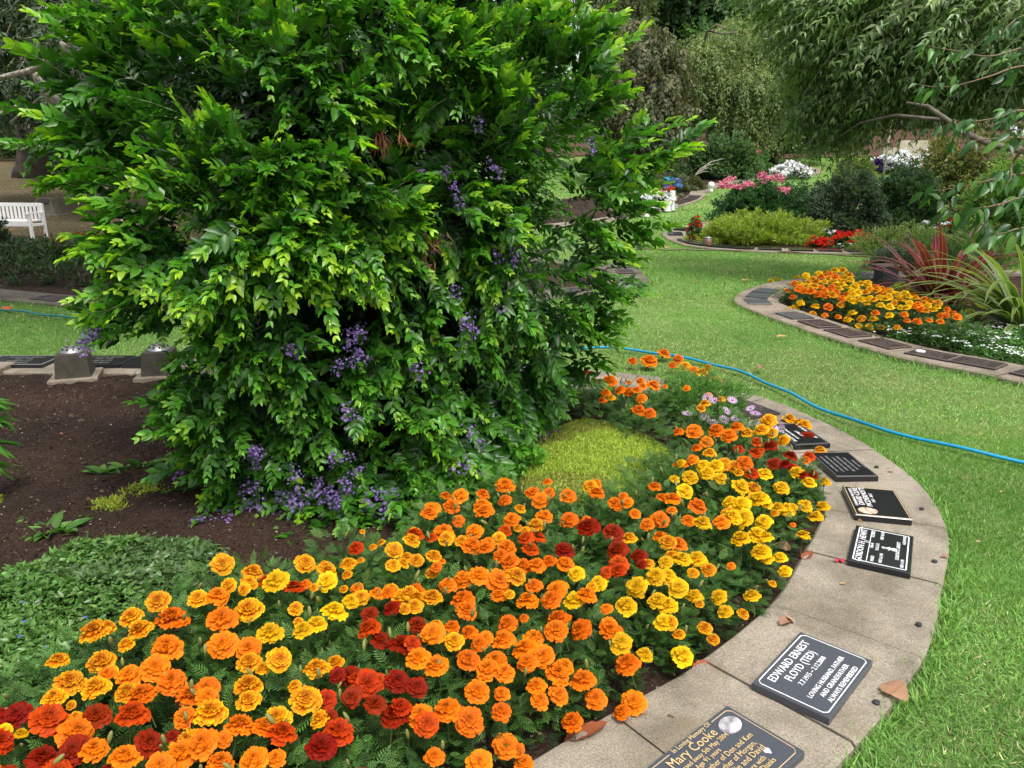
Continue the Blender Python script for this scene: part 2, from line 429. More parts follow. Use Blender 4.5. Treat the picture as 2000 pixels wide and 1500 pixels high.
K['middle'] = resample(catmull([(14, 13.2), (10, 13.3), (8.5, 13.5), (6.72, 13.65), (5.12, 13.86), (3.94, 14.21), (3.3, 14.93), (3.16, 16.2), (3.35, 17.0), (4.09, 18.1), (5.2, 19.2), (6.6, 20.6), (9, 21.6)][::-1])[::-1], .05)
K['left'] = resample(catmull([(-13, 11.4), (-9, 10.3), (-6.1, 9.1), (-4.6, 8.5), (-3, 8.1), (-1.5, 8.2), (-.2, 8.8), (.89, 9.5), (1.42, 9.89), (1.85, 10.5), (1.93, 11.1), (1.9, 11.8), (1.6, 12.4), (.8, 13.0), (-.5, 13.4), (-3, 13.6)]), .05)
K['far'] = resample(catmull([(-3, 16.4), (0, 17.2), (1.8, 18.31), (2.76, 19.25), (3.93, 20.8), (5.43, 23.3), (6.0, 24.7), (6.8, 27), (8.6, 29.5), (10.5, 31.2), (12.2, 32.0), (12.9, 33.4), (12.5, 35.5)]), .05)
K['island'] = resample(catmull([(9.0, 23.4), (9.3, 24.7), (10.2, 25.7), (11.6, 26.3), (13.4, 26.0), (15, 24.5), (15.2, 22.6), (13.5, 21.6), (11, 21.8), (9.6, 22.4)], closed=True), .05)
def side(kn): return {'near': 1, 'right': -1, 'middle': 1, 'left': 1, 'far': 1, 'island': -1}[kn]
# inner edge: pushed towards the bed
KI = {}; KM = {}
BEDPT = {'near': (0, 4), 'right': (5, 8), 'middle': (6, 17), 'left': (-2, 11), 'far': (0, 22), 'island': (12, 24)}
for k, P in K.items():
    for s in (1, -1):
        Q = offset(P, s*KW)
        c = np.array(BEDPT[k]); i = len(P)//2
        best = min(range(len(P)), key=lambda j: np.linalg.norm(P[j]-c))
        if np.linalg.norm(Q[best]-c) < np.linalg.norm(P[best]-c): KI[k] = Q; KM[k] = offset(P, s*KW*.5)
BED = {
 'near': np.vstack([KM['near'], [(-9, 6.1), (-9, .3), (-3, .2), (-.7, .4)]]),
 'right': np.vstack([KM['right'], [(14, 11.5), (14, 2)]]),
 'middle': np.vstack([KM['middle'], [(13, 22.4), (16, 21), (16, 13.2)]]) ,
 'left': np.vstack([KM['left'], [(-6, 13.8), (-13.5, 14.2), (-15, 12)]]),
 'far': np.vstack([KM['far'], [(10, 37), (-6, 37), (-6, 16)]]),
 'island': KM['island'],
}
class Grid:
    """a function of the plan position, tabulated once"""
    def __init__(s, f, x0, x1, y0, y1, st):
        s.x0, s.y0, s.st = x0, y0, st; xs = np.arange(x0, x1+st, st); ys = np.arange(y0, y1+st, st)
        X, Y = np.meshgrid(xs, ys); s.v = f(np.stack([X.ravel(), Y.ravel()], 1)).astype(float).reshape(len(ys), len(xs))
    def __call__(s, x, y):
        u = np.clip((np.asarray(x, float)-s.x0)/s.st, 0, s.v.shape[1]-1.001); w = np.clip((np.asarray(y, float)-s.y0)/s.st, 0, s.v.shape[0]-1.001)
        i = u.astype(int); j = w.astype(int); a = u-i; b = w-j
        return (s.v[j, i]*(1-a)+s.v[j, i+1]*a)*(1-b)+(s.v[j+1, i]*(1-a)+s.v[j+1, i+1]*a)*b
def _off(pts):
    m = np.zeros(len(pts), bool)
    for k in K:
        m |= pip(BED[k], pts)
        L = KM[k][::3]; lo, hi = L.min(0)-.3, L.max(0)+.3; q = ((pts > lo) & (pts < hi)).all(1)
        m[q] |= dist_poly(L, pts[q]) < KW*.5-.012
    return m
OFF1 = Grid(_off, -7, 11, .6, 19.6, .03); OFF2 = Grid(_off, -24, 28, 10, 40, .10)
def off_lawn(pts):
    near = (pts[:, 0] > -6.9) & (pts[:, 0] < 10.9) & (pts[:, 1] < 19.5)
    return np.where(near, OFF1(pts[:, 0], pts[:, 1]), OFF2(pts[:, 0], pts[:, 1])) > .5

# ------------------------------------------------------------ ground sheets
def sheet(name, xs, ys, dz, mat, mask=None, bumpf=None, **props):
    X, Y = np.meshgrid(xs, ys); pts = np.stack([X.ravel(), Y.ravel()], 1)
    Z = terr(pts[:, 0], pts[:, 1])+dz
    if bumpf is not None: Z = Z+bumpf(pts)
    nx = len(xs); ny = len(ys)
    i = np.arange(nx*ny).reshape(ny, nx)
    F = np.stack([i[:-1, :-1].ravel(), i[:-1, 1:].ravel(), i[1:, 1:].ravel(), i[1:, :-1].ravel()], 1)
    if mask is not None: F = F[mask((pts[F[:, 0]]+pts[F[:, 2]])/2)]
    V = np.concatenate([pts, Z[:, None]], 1)
    used, inv = np.unique(F, return_inverse=True)
    return link(name, mesh_np(name, V[used], inv.reshape(-1, 4), True, None, [mat]), kind='structure', **props)
gx = np.concatenate([np.linspace(-400, -50, 15), np.arange(-48, 60, 1.0), np.linspace(62, 400, 15)])
gy = np.concatenate([np.linspace(-60, -3, 10), np.arange(-2, 66, 1.0), np.linspace(68, 500, 20)])
sheet('lawn', gx, gy, 0, M['lawn'])
def wob(p, s=.35, a=1.2): return (vnoise(p[:, 0]+30, p[:, 1]+30, s)-.5)*2*a
sheet('dry_lawn', np.arange(-34, 0, .3), np.arange(13, 46, .3), .012, M['dry'],
      mask=lambda p: (p[:, 0] < -3.2+wob(p)) & (p[:, 1] > 13.8+.5*wob(p)) & ~pip(BED['far'], p) & ~pip(BED['left'], p))
sheet('mulch_ground', np.arange(-30, 70, .6), np.arange(33, 66, .6), .05, M['mulch'],
      mask=lambda p: (p[:, 1] > 37.5+wob(p)-.06*(p[:, 0]-10)) & (p[:, 0] > -8))
soilb = lambda p: .014*vnoise(p[:, 0], p[:, 1], 2.2)+.009*vnoise(p[:, 0]+9, p[:, 1], 11)+.008*vnoise(p[:, 0], p[:, 1]+5, 31)
def soil_near(p):
    d = np.clip((dist_poly(KM['near'][::4], p)-.28)/.3, 0, 1)
    return soilb(p)+d*(.022*vnoise(p[:, 0], p[:, 1], 17)+.016*vnoise(p[:, 0]+3, p[:, 1], 38)+.02*vnoise(p[:, 0], p[:, 1]+7, 5))
for k, st in (('near', .026), ('right', .08), ('middle', .12), ('left', .08), ('far', .25), ('island', .2)):
    b = BED[k]; x0, y0 = b.min(0); x1, y1 = b.max(0)
    if k == 'near': x0, y0 = -6, .9
    sheet('bed_soil', np.arange(x0, x1+st, st), np.arange(y0, y1+st, st), .008, M['soil'], mask=lambda p, b=b: pip(b, p), bumpf=soilb if k != 'near' else soil_near)
del gx, gy

# ------------------------------------------------------------ concrete kerbs, slab by slab
KTOP = .045
def slabs(kn, mat, joints=None, step=.52, rng_s=None):
    root = bpy.data.objects.new('kerb', None); COL.objects.link(root); root['kind'] = 'structure'
    P = K[kn]; Q = KI[kn]; n = len(P); s = 0
    seg = max(4, int(step/.05)); i = 0; c = 0
    a, b = rng_s or (0, n-1); i = a
    while i < b:
        jj = min(b, i+seg) if joints is None else min([j for j in joints if j > i+3] or [b])
        jj = min(jj, b)
        if b-jj < 4: jj = b
        idx = np.arange(i, jj+1); A = P[idx].copy(); B = Q[idx].copy()
        g = .004 if kn == 'near' else .006
        tA = nrm((A[-1]-A[0])[None])[0]; 
        A[0] += tA*g; A[-1] -= tA*g; B[0] += tA*g; B[-1] -= tA*g
        dz = random.uniform(-.003, .003); m = len(idx); V = []; F = []; bv = .012
        nrmv = nrm(B-A)
        cx = [(A, KTOP-bv-.09), (A, KTOP-bv), (A+nrmv*bv, KTOP), (B-nrmv*bv, KTOP), (B, KTOP-bv), (B, KTOP-bv-.09)]
        for pts, z in cx:
            zz = terr(pts[:, 0], pts[:, 1])+z+dz
            for p, q in zip(pts, zz): V.append((p[0], p[1], q))
        for r in range(5):
            for k in range(m-1): F.append((r*m+k, r*m+k+1, (r+1)*m+k+1, (r+1)*m+k))
        F.append(tuple(r*m for r in range(6))); F.append(tuple(r*m+m-1 for r in range(6))[::-1])
        link('concrete_slab', mesh_py('concrete_slab', V, F), root, mat)
        i = jj
    return root
def nearest_idx(kn, p): return int(np.argmin(np.linalg.norm(K[kn]-np.asarray(p), axis=1)))
jn = [nearest_idx('near', q) for q in ((.60, 1.51), (.94, 1.77), (1.35, 2.18), (1.65, 2.62), (1.93, 3.10), (2.07, 3.62), (2.05, 4.10), (1.95, 4.6), (1.76, 5.08), (1.40, 5.45), (.98, 5.7), (.5, 5.87), (0, 5.98), (-.5, 6.05), (-1, 6.1), (-1.5, 6.15), (-2.0, 6.2), (-2.5, 6.25), (-2.9, 6.27), (-3.5, 6.25), (-4.1, 6.26), (-4.7, 6.27), (-5.3, 6.3), (-5.9, 6.3))]
slabs('near', M['conc'], joints=sorted(jn))
slabs('right', M['conc_far'], step=.9)
slabs('middle', M['conc_far'], step=1.0)
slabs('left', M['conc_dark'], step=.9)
slabs('far', M['conc_far'], step=1.1)
slabs('island', M['conc_far'], step=1.2)

# ------------------------------------------------------------ plaques
FONT = {}
def text_child(s, size, x, y, z, parent, mat, align='CENTER', squeeze=1.0, bold=0.0, name='lettering'):
    c = bpy.data.curves.new(name, 'FONT'); c.body = s; c.size = size; c.align_x = align; c.align_y = 'CENTER'
    c.extrude = .0006; c.offset = bold; c.resolution_u = 2
    t = bpy.data.objects.new(name, c); me = t.to_mesh().copy(); t.to_mesh_clear(); bpy.data.objects.remove(t); bpy.data.curves.remove(c)
    o = link(name, me, parent, mat); o['kind'] = 'stuff'
    o.location = (x, y, z); o.scale = (squeeze, 1, 1); return o
def frame_mb(w, h, t, z, hgt=.0012, cut=.012):
    """thin rectangular line with notched corners"""
    m = MB()
    x, y = w/2, h/2
    m.box((0, y, z), (w-2*cut, t, hgt)); m.box((0, -y, z), (w-2*cut, t, hgt))
    m.box((-x, 0, z), (t, h-2*cut, hgt)); m.box((x, 0, z), (t, h-2*cut, hgt))
    if cut > .004:
        for sx in (1, -1):
            for sy in (1, -1):
                P = [(sx*(x-cut), sy*y, z), (sx*(x-cut*.45), sy*(y-cut*.45), z), (sx*x, sy*(y-cut), z)]
                m.tube(P, t*.5, 4)
    return m
def oval(rx, ry, z, hgt, n=28):
    m = MB(); V = []; 
    for r, zz in ((1, 0), (1, hgt*.7), (.93, hgt)):
        V += [(rx*r*math.cos(2*math.pi*k/n), ry*r*math.sin(2*math.pi*k/n), z+zz) for k in range(n)]
    F = [(i*n+k, i*n+(k+1) % n, (i+1)*n+(k+1) % n, (i+1)*n+k) for i in range(2) for k in range(n)]+[tuple(2*n+k for k in range(n))]
    m.add(V, F); return m
def plaque(P0, P1, P2, P3, label, h=.026, mat='granite', group=None, world=False, size=None, tilt=0.0):
    """P0..P3 photo corners of the top face: text start top, text end top, text end bottom, text start bottom"""
    z = KTOP+h
    q = [np.array(p) if world else G(p[0], p[1], z) for p in (P0, P1, P2, P3)]
    c = sum(q)/4; u = (q[1]+q[2]-q[0]-q[3])[:2]; u /= np.linalg.norm(u)
    v = np.array([-u[1], u[0]])
    if size is None:
        w = abs(((q[1]+q[2]-q[0]-q[3])/2)[:2]@u); hh = abs(((q[0]+q[1]-q[2]-q[3])/2)[:2]@v)
    else: w, hh = size
    root = empty('memorial_plaque', (c[0], c[1], float(terr(c[0], c[1]))+KTOP+.001), math.atan2(u[1], u[0]), label, 'plaque', group)
    m = MB(); m.box((0, 0, h/2), (w, hh, h), bevel=.003); m.build('stone_base' if h > .015 else 'bronze_plate', M[mat], root)
    return root, w, hh, h
def lines(root, specs, z, mat, w):
    for s, size, x, y, sq, al in specs: text_child(s, size, x, y, z, root, mat, al, sq)
# plaque with gold lettering at the bottom edge of the picture
a1 = G(1420, 1377, KTOP+.026); a2 = G(1572, 1467, KTOP+.026)
vv = (a2-a1); vv[2] = 0; hh_ = np.linalg.norm(vv); vv /= hh_; uu = np.array([-vv[1], vv[0], 0]); 
if uu[1] < 0: uu = -uu
r, w, h, t = plaque(a1-uu*.385, a1, a1+vv*hh_, a1+vv*hh_-uu*.385, 'dark grey plaque with gold lettering and an oval grey portrait, nearest on the kerb', mat='granite_grey', world=True)
frame_mb(w-.026, h-.026, .0022, t).build('border_line', M['gold'], r)
MB_ = MB(); MB_.box((0, 0, t), (.19, .016, .0020)); MB_.box((0, 0, t-.004), (.19, .02, .0085))
o = MB_.build('title_gap', M['granite_grey'], r); o.location = (-.0, h/2-.013, .0005)
sz = h/.27
lines(r, [("In Loving Memory Of", .021, 0, h/2-.0135, .92, 'CENTER'), ("Mary Cooke", .042, -.03, h/2-.045*sz, .95, 'CENTER'), ("Passed away 5th May 2004", .021, -.02, h/2-.077*sz, .95, 'CENTER'),
          ("Age 91 years", .021, -.03, h/2-.100*sz, .95, 'CENTER'), ("Loving mother of Don and Ken", .025, -.005, h/2-.126*sz, .9, 'CENTER'), ("Grandmother of Morgan,", .025, 0, h/2-.152*sz, .92, 'CENTER'),
          ("Natalie and David", .027, .03, h/2-.178*sz, .95, 'CENTER'), ("Rested here with", .023, .015, h/2-.205*sz, .92, 'CENTER'), ("Love and Thanks", .023, .03, h/2-.228*sz, .92, 'CENTER')], t+.0022, M['gold'], w)
o = oval(.038, .029, 0, .006).build('portrait', M['portrait'], r, True); o.location = (w/2-.068, h/2-.055, t)
hm = MB(); P = [(0, -.012), (.011, .002), (.008, .009), (.003, .009), (0, .005), (-.003, .009), (-.008, .009), (-.011, .002)]
hm.add([(x, y, 0) for x, y in P]+[(x, y, .001) for x, y in P], [tuple(range(8))[::-1], tuple(range(8, 16))]+[(i, (i+1) % 8, 8+(i+1) % 8, 8+i) for i in range(8)])
o = hm.build('heart', M['white'], r); o.location = (.115, h/2-.198*sz, t+.001)
# grey plaque with white lettering
r, w, h, t = plaque((1465.5, 1335.5), (1561.5, 1235.5), (1706, 1288), (1623, 1400.5), 'grey granite plaque with white border and white lettering beside the biggest dry leaf', mat='granite_grey')
frame_mb(w-.024, h-.024, .0032, t).build('border_line', M['white'], r)
lines(r, [("EDWARD ERNEST", .0370, 0, h/2-.041, .92, 'CENTER'), ("FLOYD (TED)", .037, 0, h/2-.078, .9, 'CENTER'), ("7.7.1915 ~ 2.12.2008", .023, 0, h/2-.115, .95, 'CENTER'),
          ("LOVING HUSBAND, FATHER", .0225, .0, h/2-.158, .93, 'CENTER'), ("AND GRANDFATHER", .0225, 0, h/2-.184, .95, 'CENTER'), ("ALWAYS REMEMBERED", .0225, 0, h/2-.210, .95, 'CENTER')], t+.0006, M['white'], w)
# plaque with white frame and soldier's crest
r, w, h, t = plaque((1654.6, 1093.4), (1672.6, 1024.8), (1784, 1048.4), (1779.5, 1120.4), 'black plaque with thick white frame, a ruled title line and a small silver crest', h=.024)
frame_mb(w-.035, h-.035, .005, t, cut=.001).build('border_line', M['white'], r)
mm = MB(); mm.box((0, h/2-.067, t), (w-.05, .003, .0015)); mm.build('title_rule', M['white'], r)
lines(r, [("GORDON H. HEWITT", .036, 0, h/2-.038, .95, 'CENTER'), ("J.P.", .018, .03, h/2-.056, 1, 'CENTER'), ("PASSED", .018, -.12, h/2-.087, .85, 'CENTER'), ("1940-45", .017, 0, h/2-.078, .9, 'CENTER'), ("A LOVING", .017, .115, h/2-.075, .8, 'CENTER'),
          ("R.N.Z.A.F.", .018, 0, h/2-.098, .9, 'CENTER'), ("WED 5.6.1943", .018, -.10, h/2-.117, .8, 'CENTER'), ("DIED 26.5.90", .018, .115, h/2-.110, .8, 'CENTER'),
          ("DOROTHY E. HEWITT", .02, 0, h/2-.175, .85, 'CENTER'), ("DIED 11.9.95", .017, -.11, h/2-.195, .8, 'CENTER'), ("AGED 80 YRS", .017, .11, h/2-.195, .8, 'CENTER')], t+.0006, M['white'], w)
cr = MB(); cr.tube([(0, -.034, 0), (0, .02, 0)], .003, 6); cr.tube([(-.014, -.005, 0), (.014, -.005, 0)], .003, 6); cr.lathe([(.012, -.001), (.012, .002), (.006, .003)], (0, -.022, 0), 10); cr.lathe([(.009, -.001), (.009, .002), (.004, .003)], (0, -.002, 0), 6); cr.lathe([(.006, -.001), (.006, .002), (.002, .003)], (0, .018, 0), 8)
o = cr.build('crest', M['whitepaint'], r); o.location = (0, h/2-.137, t+.001)
# black plaque with coloured oval photograph
r, w, h, t = plaque((1670.4, 1005.6), (1645.6, 949.4), (1745.8, 956.8), (1782.4, 1014.6), 'black plaque with raised white name, gold edge line and coloured oval photo in one corner', h=.03)
frame_mb(w-.014, h-.014, .0028, t, cut=.001).build('border_line', M['gold'], r)
lines(r, [("FOREVER IN OUR HEARTS", .018, .04, h/2-.028, .95, 'CENTER'), ("DAVID CLIVE", .036, .05, h/2-.052, .95, 'CENTER'), ("MCDERMOTT", .036, .05, h/2-.084, 1.0, 'CENTER'), ("1951 - 2012", .020, .04, h/2-.112, 1.05, 'CENTER')], t+.0006, M['whitepaint'], w)
o = oval(.032, .042, 0, .004).build('portrait', M['portrait2'], r, True); o.location = (-w/2+.052, h/2-.062, t)
# black plaque, faint engraved lettering
r, w, h, t = plaque((1629.9, 930.3), (1584, 884), (1653.5, 882.6), (1720.3, 930.3), 'shiny black plaque with faint engraved silver lines of lettering, between marigolds and lawn', h=.03)
frame_mb(w-.014, h-.014, .002, t, cut=.001).build('border_line', M['silver'], r)
for i, (s, f) in enumerate((("IN LOVING MEMORY OF", .02), ("A DEAR HUSBAND AND FATHER", .016), ("PASSED AWAY PEACEFULLY", .016), ("BELOVED WIFE MOTHER", .02), ("SADLY MISSED BY FAMILY", .016), ("AND FRIENDS", .016), ("REST IN PEACE", .018))):
    lines(r, [(s, f, 0, h/2-.035-i*.029, .95, 'CENTER')], t+.0006, M['silver'], w)
r, w, h, t = plaque((1549, 869), (1498, 828), (1560, 827), (1626, 866.5), 'black plaque with white lettering half hidden by orange marigold heads', h=.03)
frame_mb(w-.02, h-.02, .003, t, cut=.001).build('border_line', M['silver'], r)
lines(r, [("IN LOVING MEMORY", .028, 0, h/2-.035, .95, 'CENTER'), ("OF A DEAR FATHER", .02, 0, h/2-.07, 1, 'CENTER'), ("AT REST", .024, 0, -.01, 1, 'CENTER'), ("ALWAYS WITH US", .026, .02, -h/2+.032, 1, 'CENTER')], t+.0006, M['white'], w)
r, w, h, t = plaque((1476, 812), (1404, 785), (1436, 780), (1504, 806), 'low bronze plaque with raised lines behind the pink daisies', h=.012, mat='bronze', size=(.38, .25))
for i in range(6): lines(r, [("IN LOVING MEMORY" if i % 2 == 0 else "REST IN PEACE", .022, 0, h/2-.03-i*.037, 1, 'CENTER')], t+.0005, M['bronze_rim'], w)
# flat bronze plaques on the other kerbs
def kerb_plaque(kn, px, label, along=.36, across=.26, h=.012, rim=True, rot=0.0, mat='bronze', text=True, group=None):
    p = G(px[0], px[1], KTOP+h); i = int(np.argmin(np.linalg.norm(KM[kn]-p[:2], axis=1)))
    c = KM[kn][i]; t_ = KM[kn][min(i+2, len(KM[kn])-1)]-KM[kn][max(i-2, 0)]; a = math.atan2(t_[1], t_[0])+rot
    z = float(terr(*c))+KTOP+.002
    root = empty('memorial_plaque', (c[0], c[1], z), a, label, 'plaque', group)
    root.rotation_euler = (0, 0, a)
    # follow the slope of the ground
    sl = float(terr(c[0], c[1]+.2)-terr(c[0], c[1]-.2))/.4
    root.rotation_mode = 'QUATERNION'
    root.rotation_quaternion = Vector((0, -sl, 1)).to_track_quat('Z', 'Y') @ Matrix.Rotation(a, 3, 'Z').to_quaternion() if sl < .005 else (Matrix.Rotation(math.atan(sl), 3, 'X') @ Matrix.Rotation(a, 3, 'Z')).to_quaternion()
    m = MB(); m.box((0, 0, h/2), (along, across, h), bevel=.003); m.build('bronze_plate', M[mat], root)
    if rim: frame_mb(along-.012, across-.012, .009, h, .005, cut=.001).build('raised_rim', M['bronze_rim'] if mat == 'bronze' else M['silver'], root)
    if text:
        for k, yy in enumerate(np.linspace(across*.3, -across*.3, 4)):
            text_child(("IN LOVING MEMORY", "1920 - 1998", "LOVED BY ALL", "REST IN PEACE")[k], .03, 0, yy, h+.0008, root, M['bronze_rim'] if mat == 'bronze' else M['silver'])
    return root
RK = [((1873, 718), 'bronze plaque with bright pale rim, last whole one towards the right edge'), ((1812, 695), 'bronze plaque carrying a white disc on the right kerb'), ((1714, 671), 'weathered bronze plaque with one pale speck on the right kerb'),
      ((1625, 651), 'purplish bronze plaque next to the orange marigold corner of the bed'), ((1557, 633), 'dark bronze plaque on the lawn side under the marigolds, second from kerb bend'), ((1508, 617), 'slate grey plaque just before the bend of the right kerb'),
      ((1472, 588), 'grey plaque at the outermost bend of the right kerb'), ((1484, 576), 'small grey plaque just above the bend of the right kerb'), ((1499, 567), 'grey plaque touching the far tip of the marigolds'),
      ((1720, 541), 'slate plaque on the kerb behind the marigolds beside the black bin'), ((1675, 545), 'slate plaque behind the marigold bed left of another slate plaque'), ((1990, 748), 'bronze plaque cut by the right edge of the picture')]
for px, lb in RK:
    gy = 'slate' in lb or 'grey' in lb; kerb_plaque('right', px, lb, text=px[0] > 1500, mat='granite_grey' if gy else 'bronze', rim=not gy, along=.33 if gy else .36)
o = MB(); o.lathe([(.038, 0), (.04, .006), (.034, .012), (.01, .014)], n=20)
p = G(1798, 686, KTOP+.02); d = o.build('white_disc', M['white']); d.location = (p[0], p[1], KTOP+.016); d['label'] = 'small round white disc lying on a bronze plaque on the kerb'; d['category'] = 'disc'
MKP = [((1334, 446), 'dark plaque at far end of the middle kerb curve beside red flowers'), ((1322, 455), 'slate plaque lying on the wide bend of the middle kerb'), ((1323, 469), 'plaque with yellow letters on the middle kerb bend'), ((1331, 476), 'second plaque with yellow letters, just below the first'),
       ((1354, 483), 'dark raised plaque next to the copper vase'), ((1390, 488), 'dark plaque in front of the golden juniper near the vase'), ((1443, 491.5), 'long dark plaque before the middle of the golden juniper'), ((1510, 494), 'dark plaque at the right foot of the golden juniper'),
       ((1577, 496), 'dark plaque in front of the left red flower patch'), ((1640, 497), 'dark plaque in front of the white and red flower patches'), ((1698, 497.5), 'dark plaque on the middle kerb left of the spiky red leaves')]
for px, lb in MKP: kerb_plaque('middle', px, lb, along=.40, across=.3, h=.03, mat='granite' , rim=False, text='yellow' in lb, rot=0)
LKP = [((1228, 530), 'slate plaque on the rounded kerb end poking out behind the big shrub'), ((1222, 548), 'lower slate plaque on the rounded kerb end by the lawn'), ((1170, 575), 'slate plaque on the rounded kerb partly under shrub leaves')]
for px, lb in LKP: kerb_plaque('left', px, lb, rot=0, text=False)
kerb_plaque('left', (62, 588), 'dark bronze plaque on shaded kerb, left one of a pair', along=.42, across=.3)
kerb_plaque('left', (132, 600), 'dark bronze plaque on shaded kerb, right one of a pair', along=.42, across=.3)
for i, px in enumerate([(1240, 425), (1262, 421), (1284, 416.5), (1304, 412.5), (1322, 408), (1334, 403.5), (1343, 400), (1350, 396.5), (1357, 393), (1364, 389.5), (1370, 386.5), (1376, 383.5)]):
    kerb_plaque('far', px, 'dark plaque in the long row along the far left kerb by the white flowers', along=.38, across=.36, h=.02, rim=False, text=False, group='plaques in a row along the far left kerb')
for i, px in enumerate([(1604, 381), (1620, 377)]):
    kerb_plaque('island', px, ('slate plaque at the tip of the small island kerb', 'slate plaque just right of the island kerb tip')[i], along=.5, rim=False, text=False)
kerb_plaque('near', (45, 700), 'black plaque on the shaded kerb left of the flower vase block', along=.5, across=.3, h=.03, mat='granite')
kerb_plaque('near', (205, 702), 'black plaque with silver letters right of the flower vase block', along=.42, across=.3, h=.03, mat='granite', rim=False)
kerb_plaque('near', (300, 706), 'black plaque on the shaded kerb under the shrub branches', along=.42, across=.3, h=.03, mat='granite', rim=False, text=False)
# ------------------------------------------------------------ the big glossy shrub
SC = np.array([-.86, 4.68])
def shrub_R(z, ph=0.0):
    zz = [-.2, 0, .5, 1.0, 1.5, 2.0, 2.6, 3.1, 3.6, 4.0]; rr = [1.2, 1.28, 1.28, 1.30, 1.35, 1.38, 1.34, 1.2, .88, .3]
    return np.interp(z, zz, rr)*(1+.10*np.sin(3*ph+1.3*z)+.07*np.sin(5*ph-2.1*z+1))
def shrub_hit(px, py, inset=0.0):
    d = ray(px, py); t = 1.0; last = None; bestt = None; bd = 9
    while t < 8:
        p = CAMP+d*t; v = p[:2]-SC; r = np.linalg.norm(v); ph = math.atan2(v[1], v[0])
        q = r-(float(shrub_R(p[2], ph))-inset)
        if q < bd: bd = q; bestt = t
        if q <= 0 and 0 < p[2] < 4: return p
        t += .03
    return CAMP+d*bestt
YOUNG = (.35, .57, .035); MID = (.098, .30, .024); OLD = (.013, .060, .010)
SH = []   # list of (P0, D0, L, droop, leafL, brightness)
def add_sh(P0, D0, L, droop, leaf, age): SH.append((np.array(P0, float), np.array(D0, float), L, droop, leaf, age))  # age carries the brightness, light and shade put into leaf colour
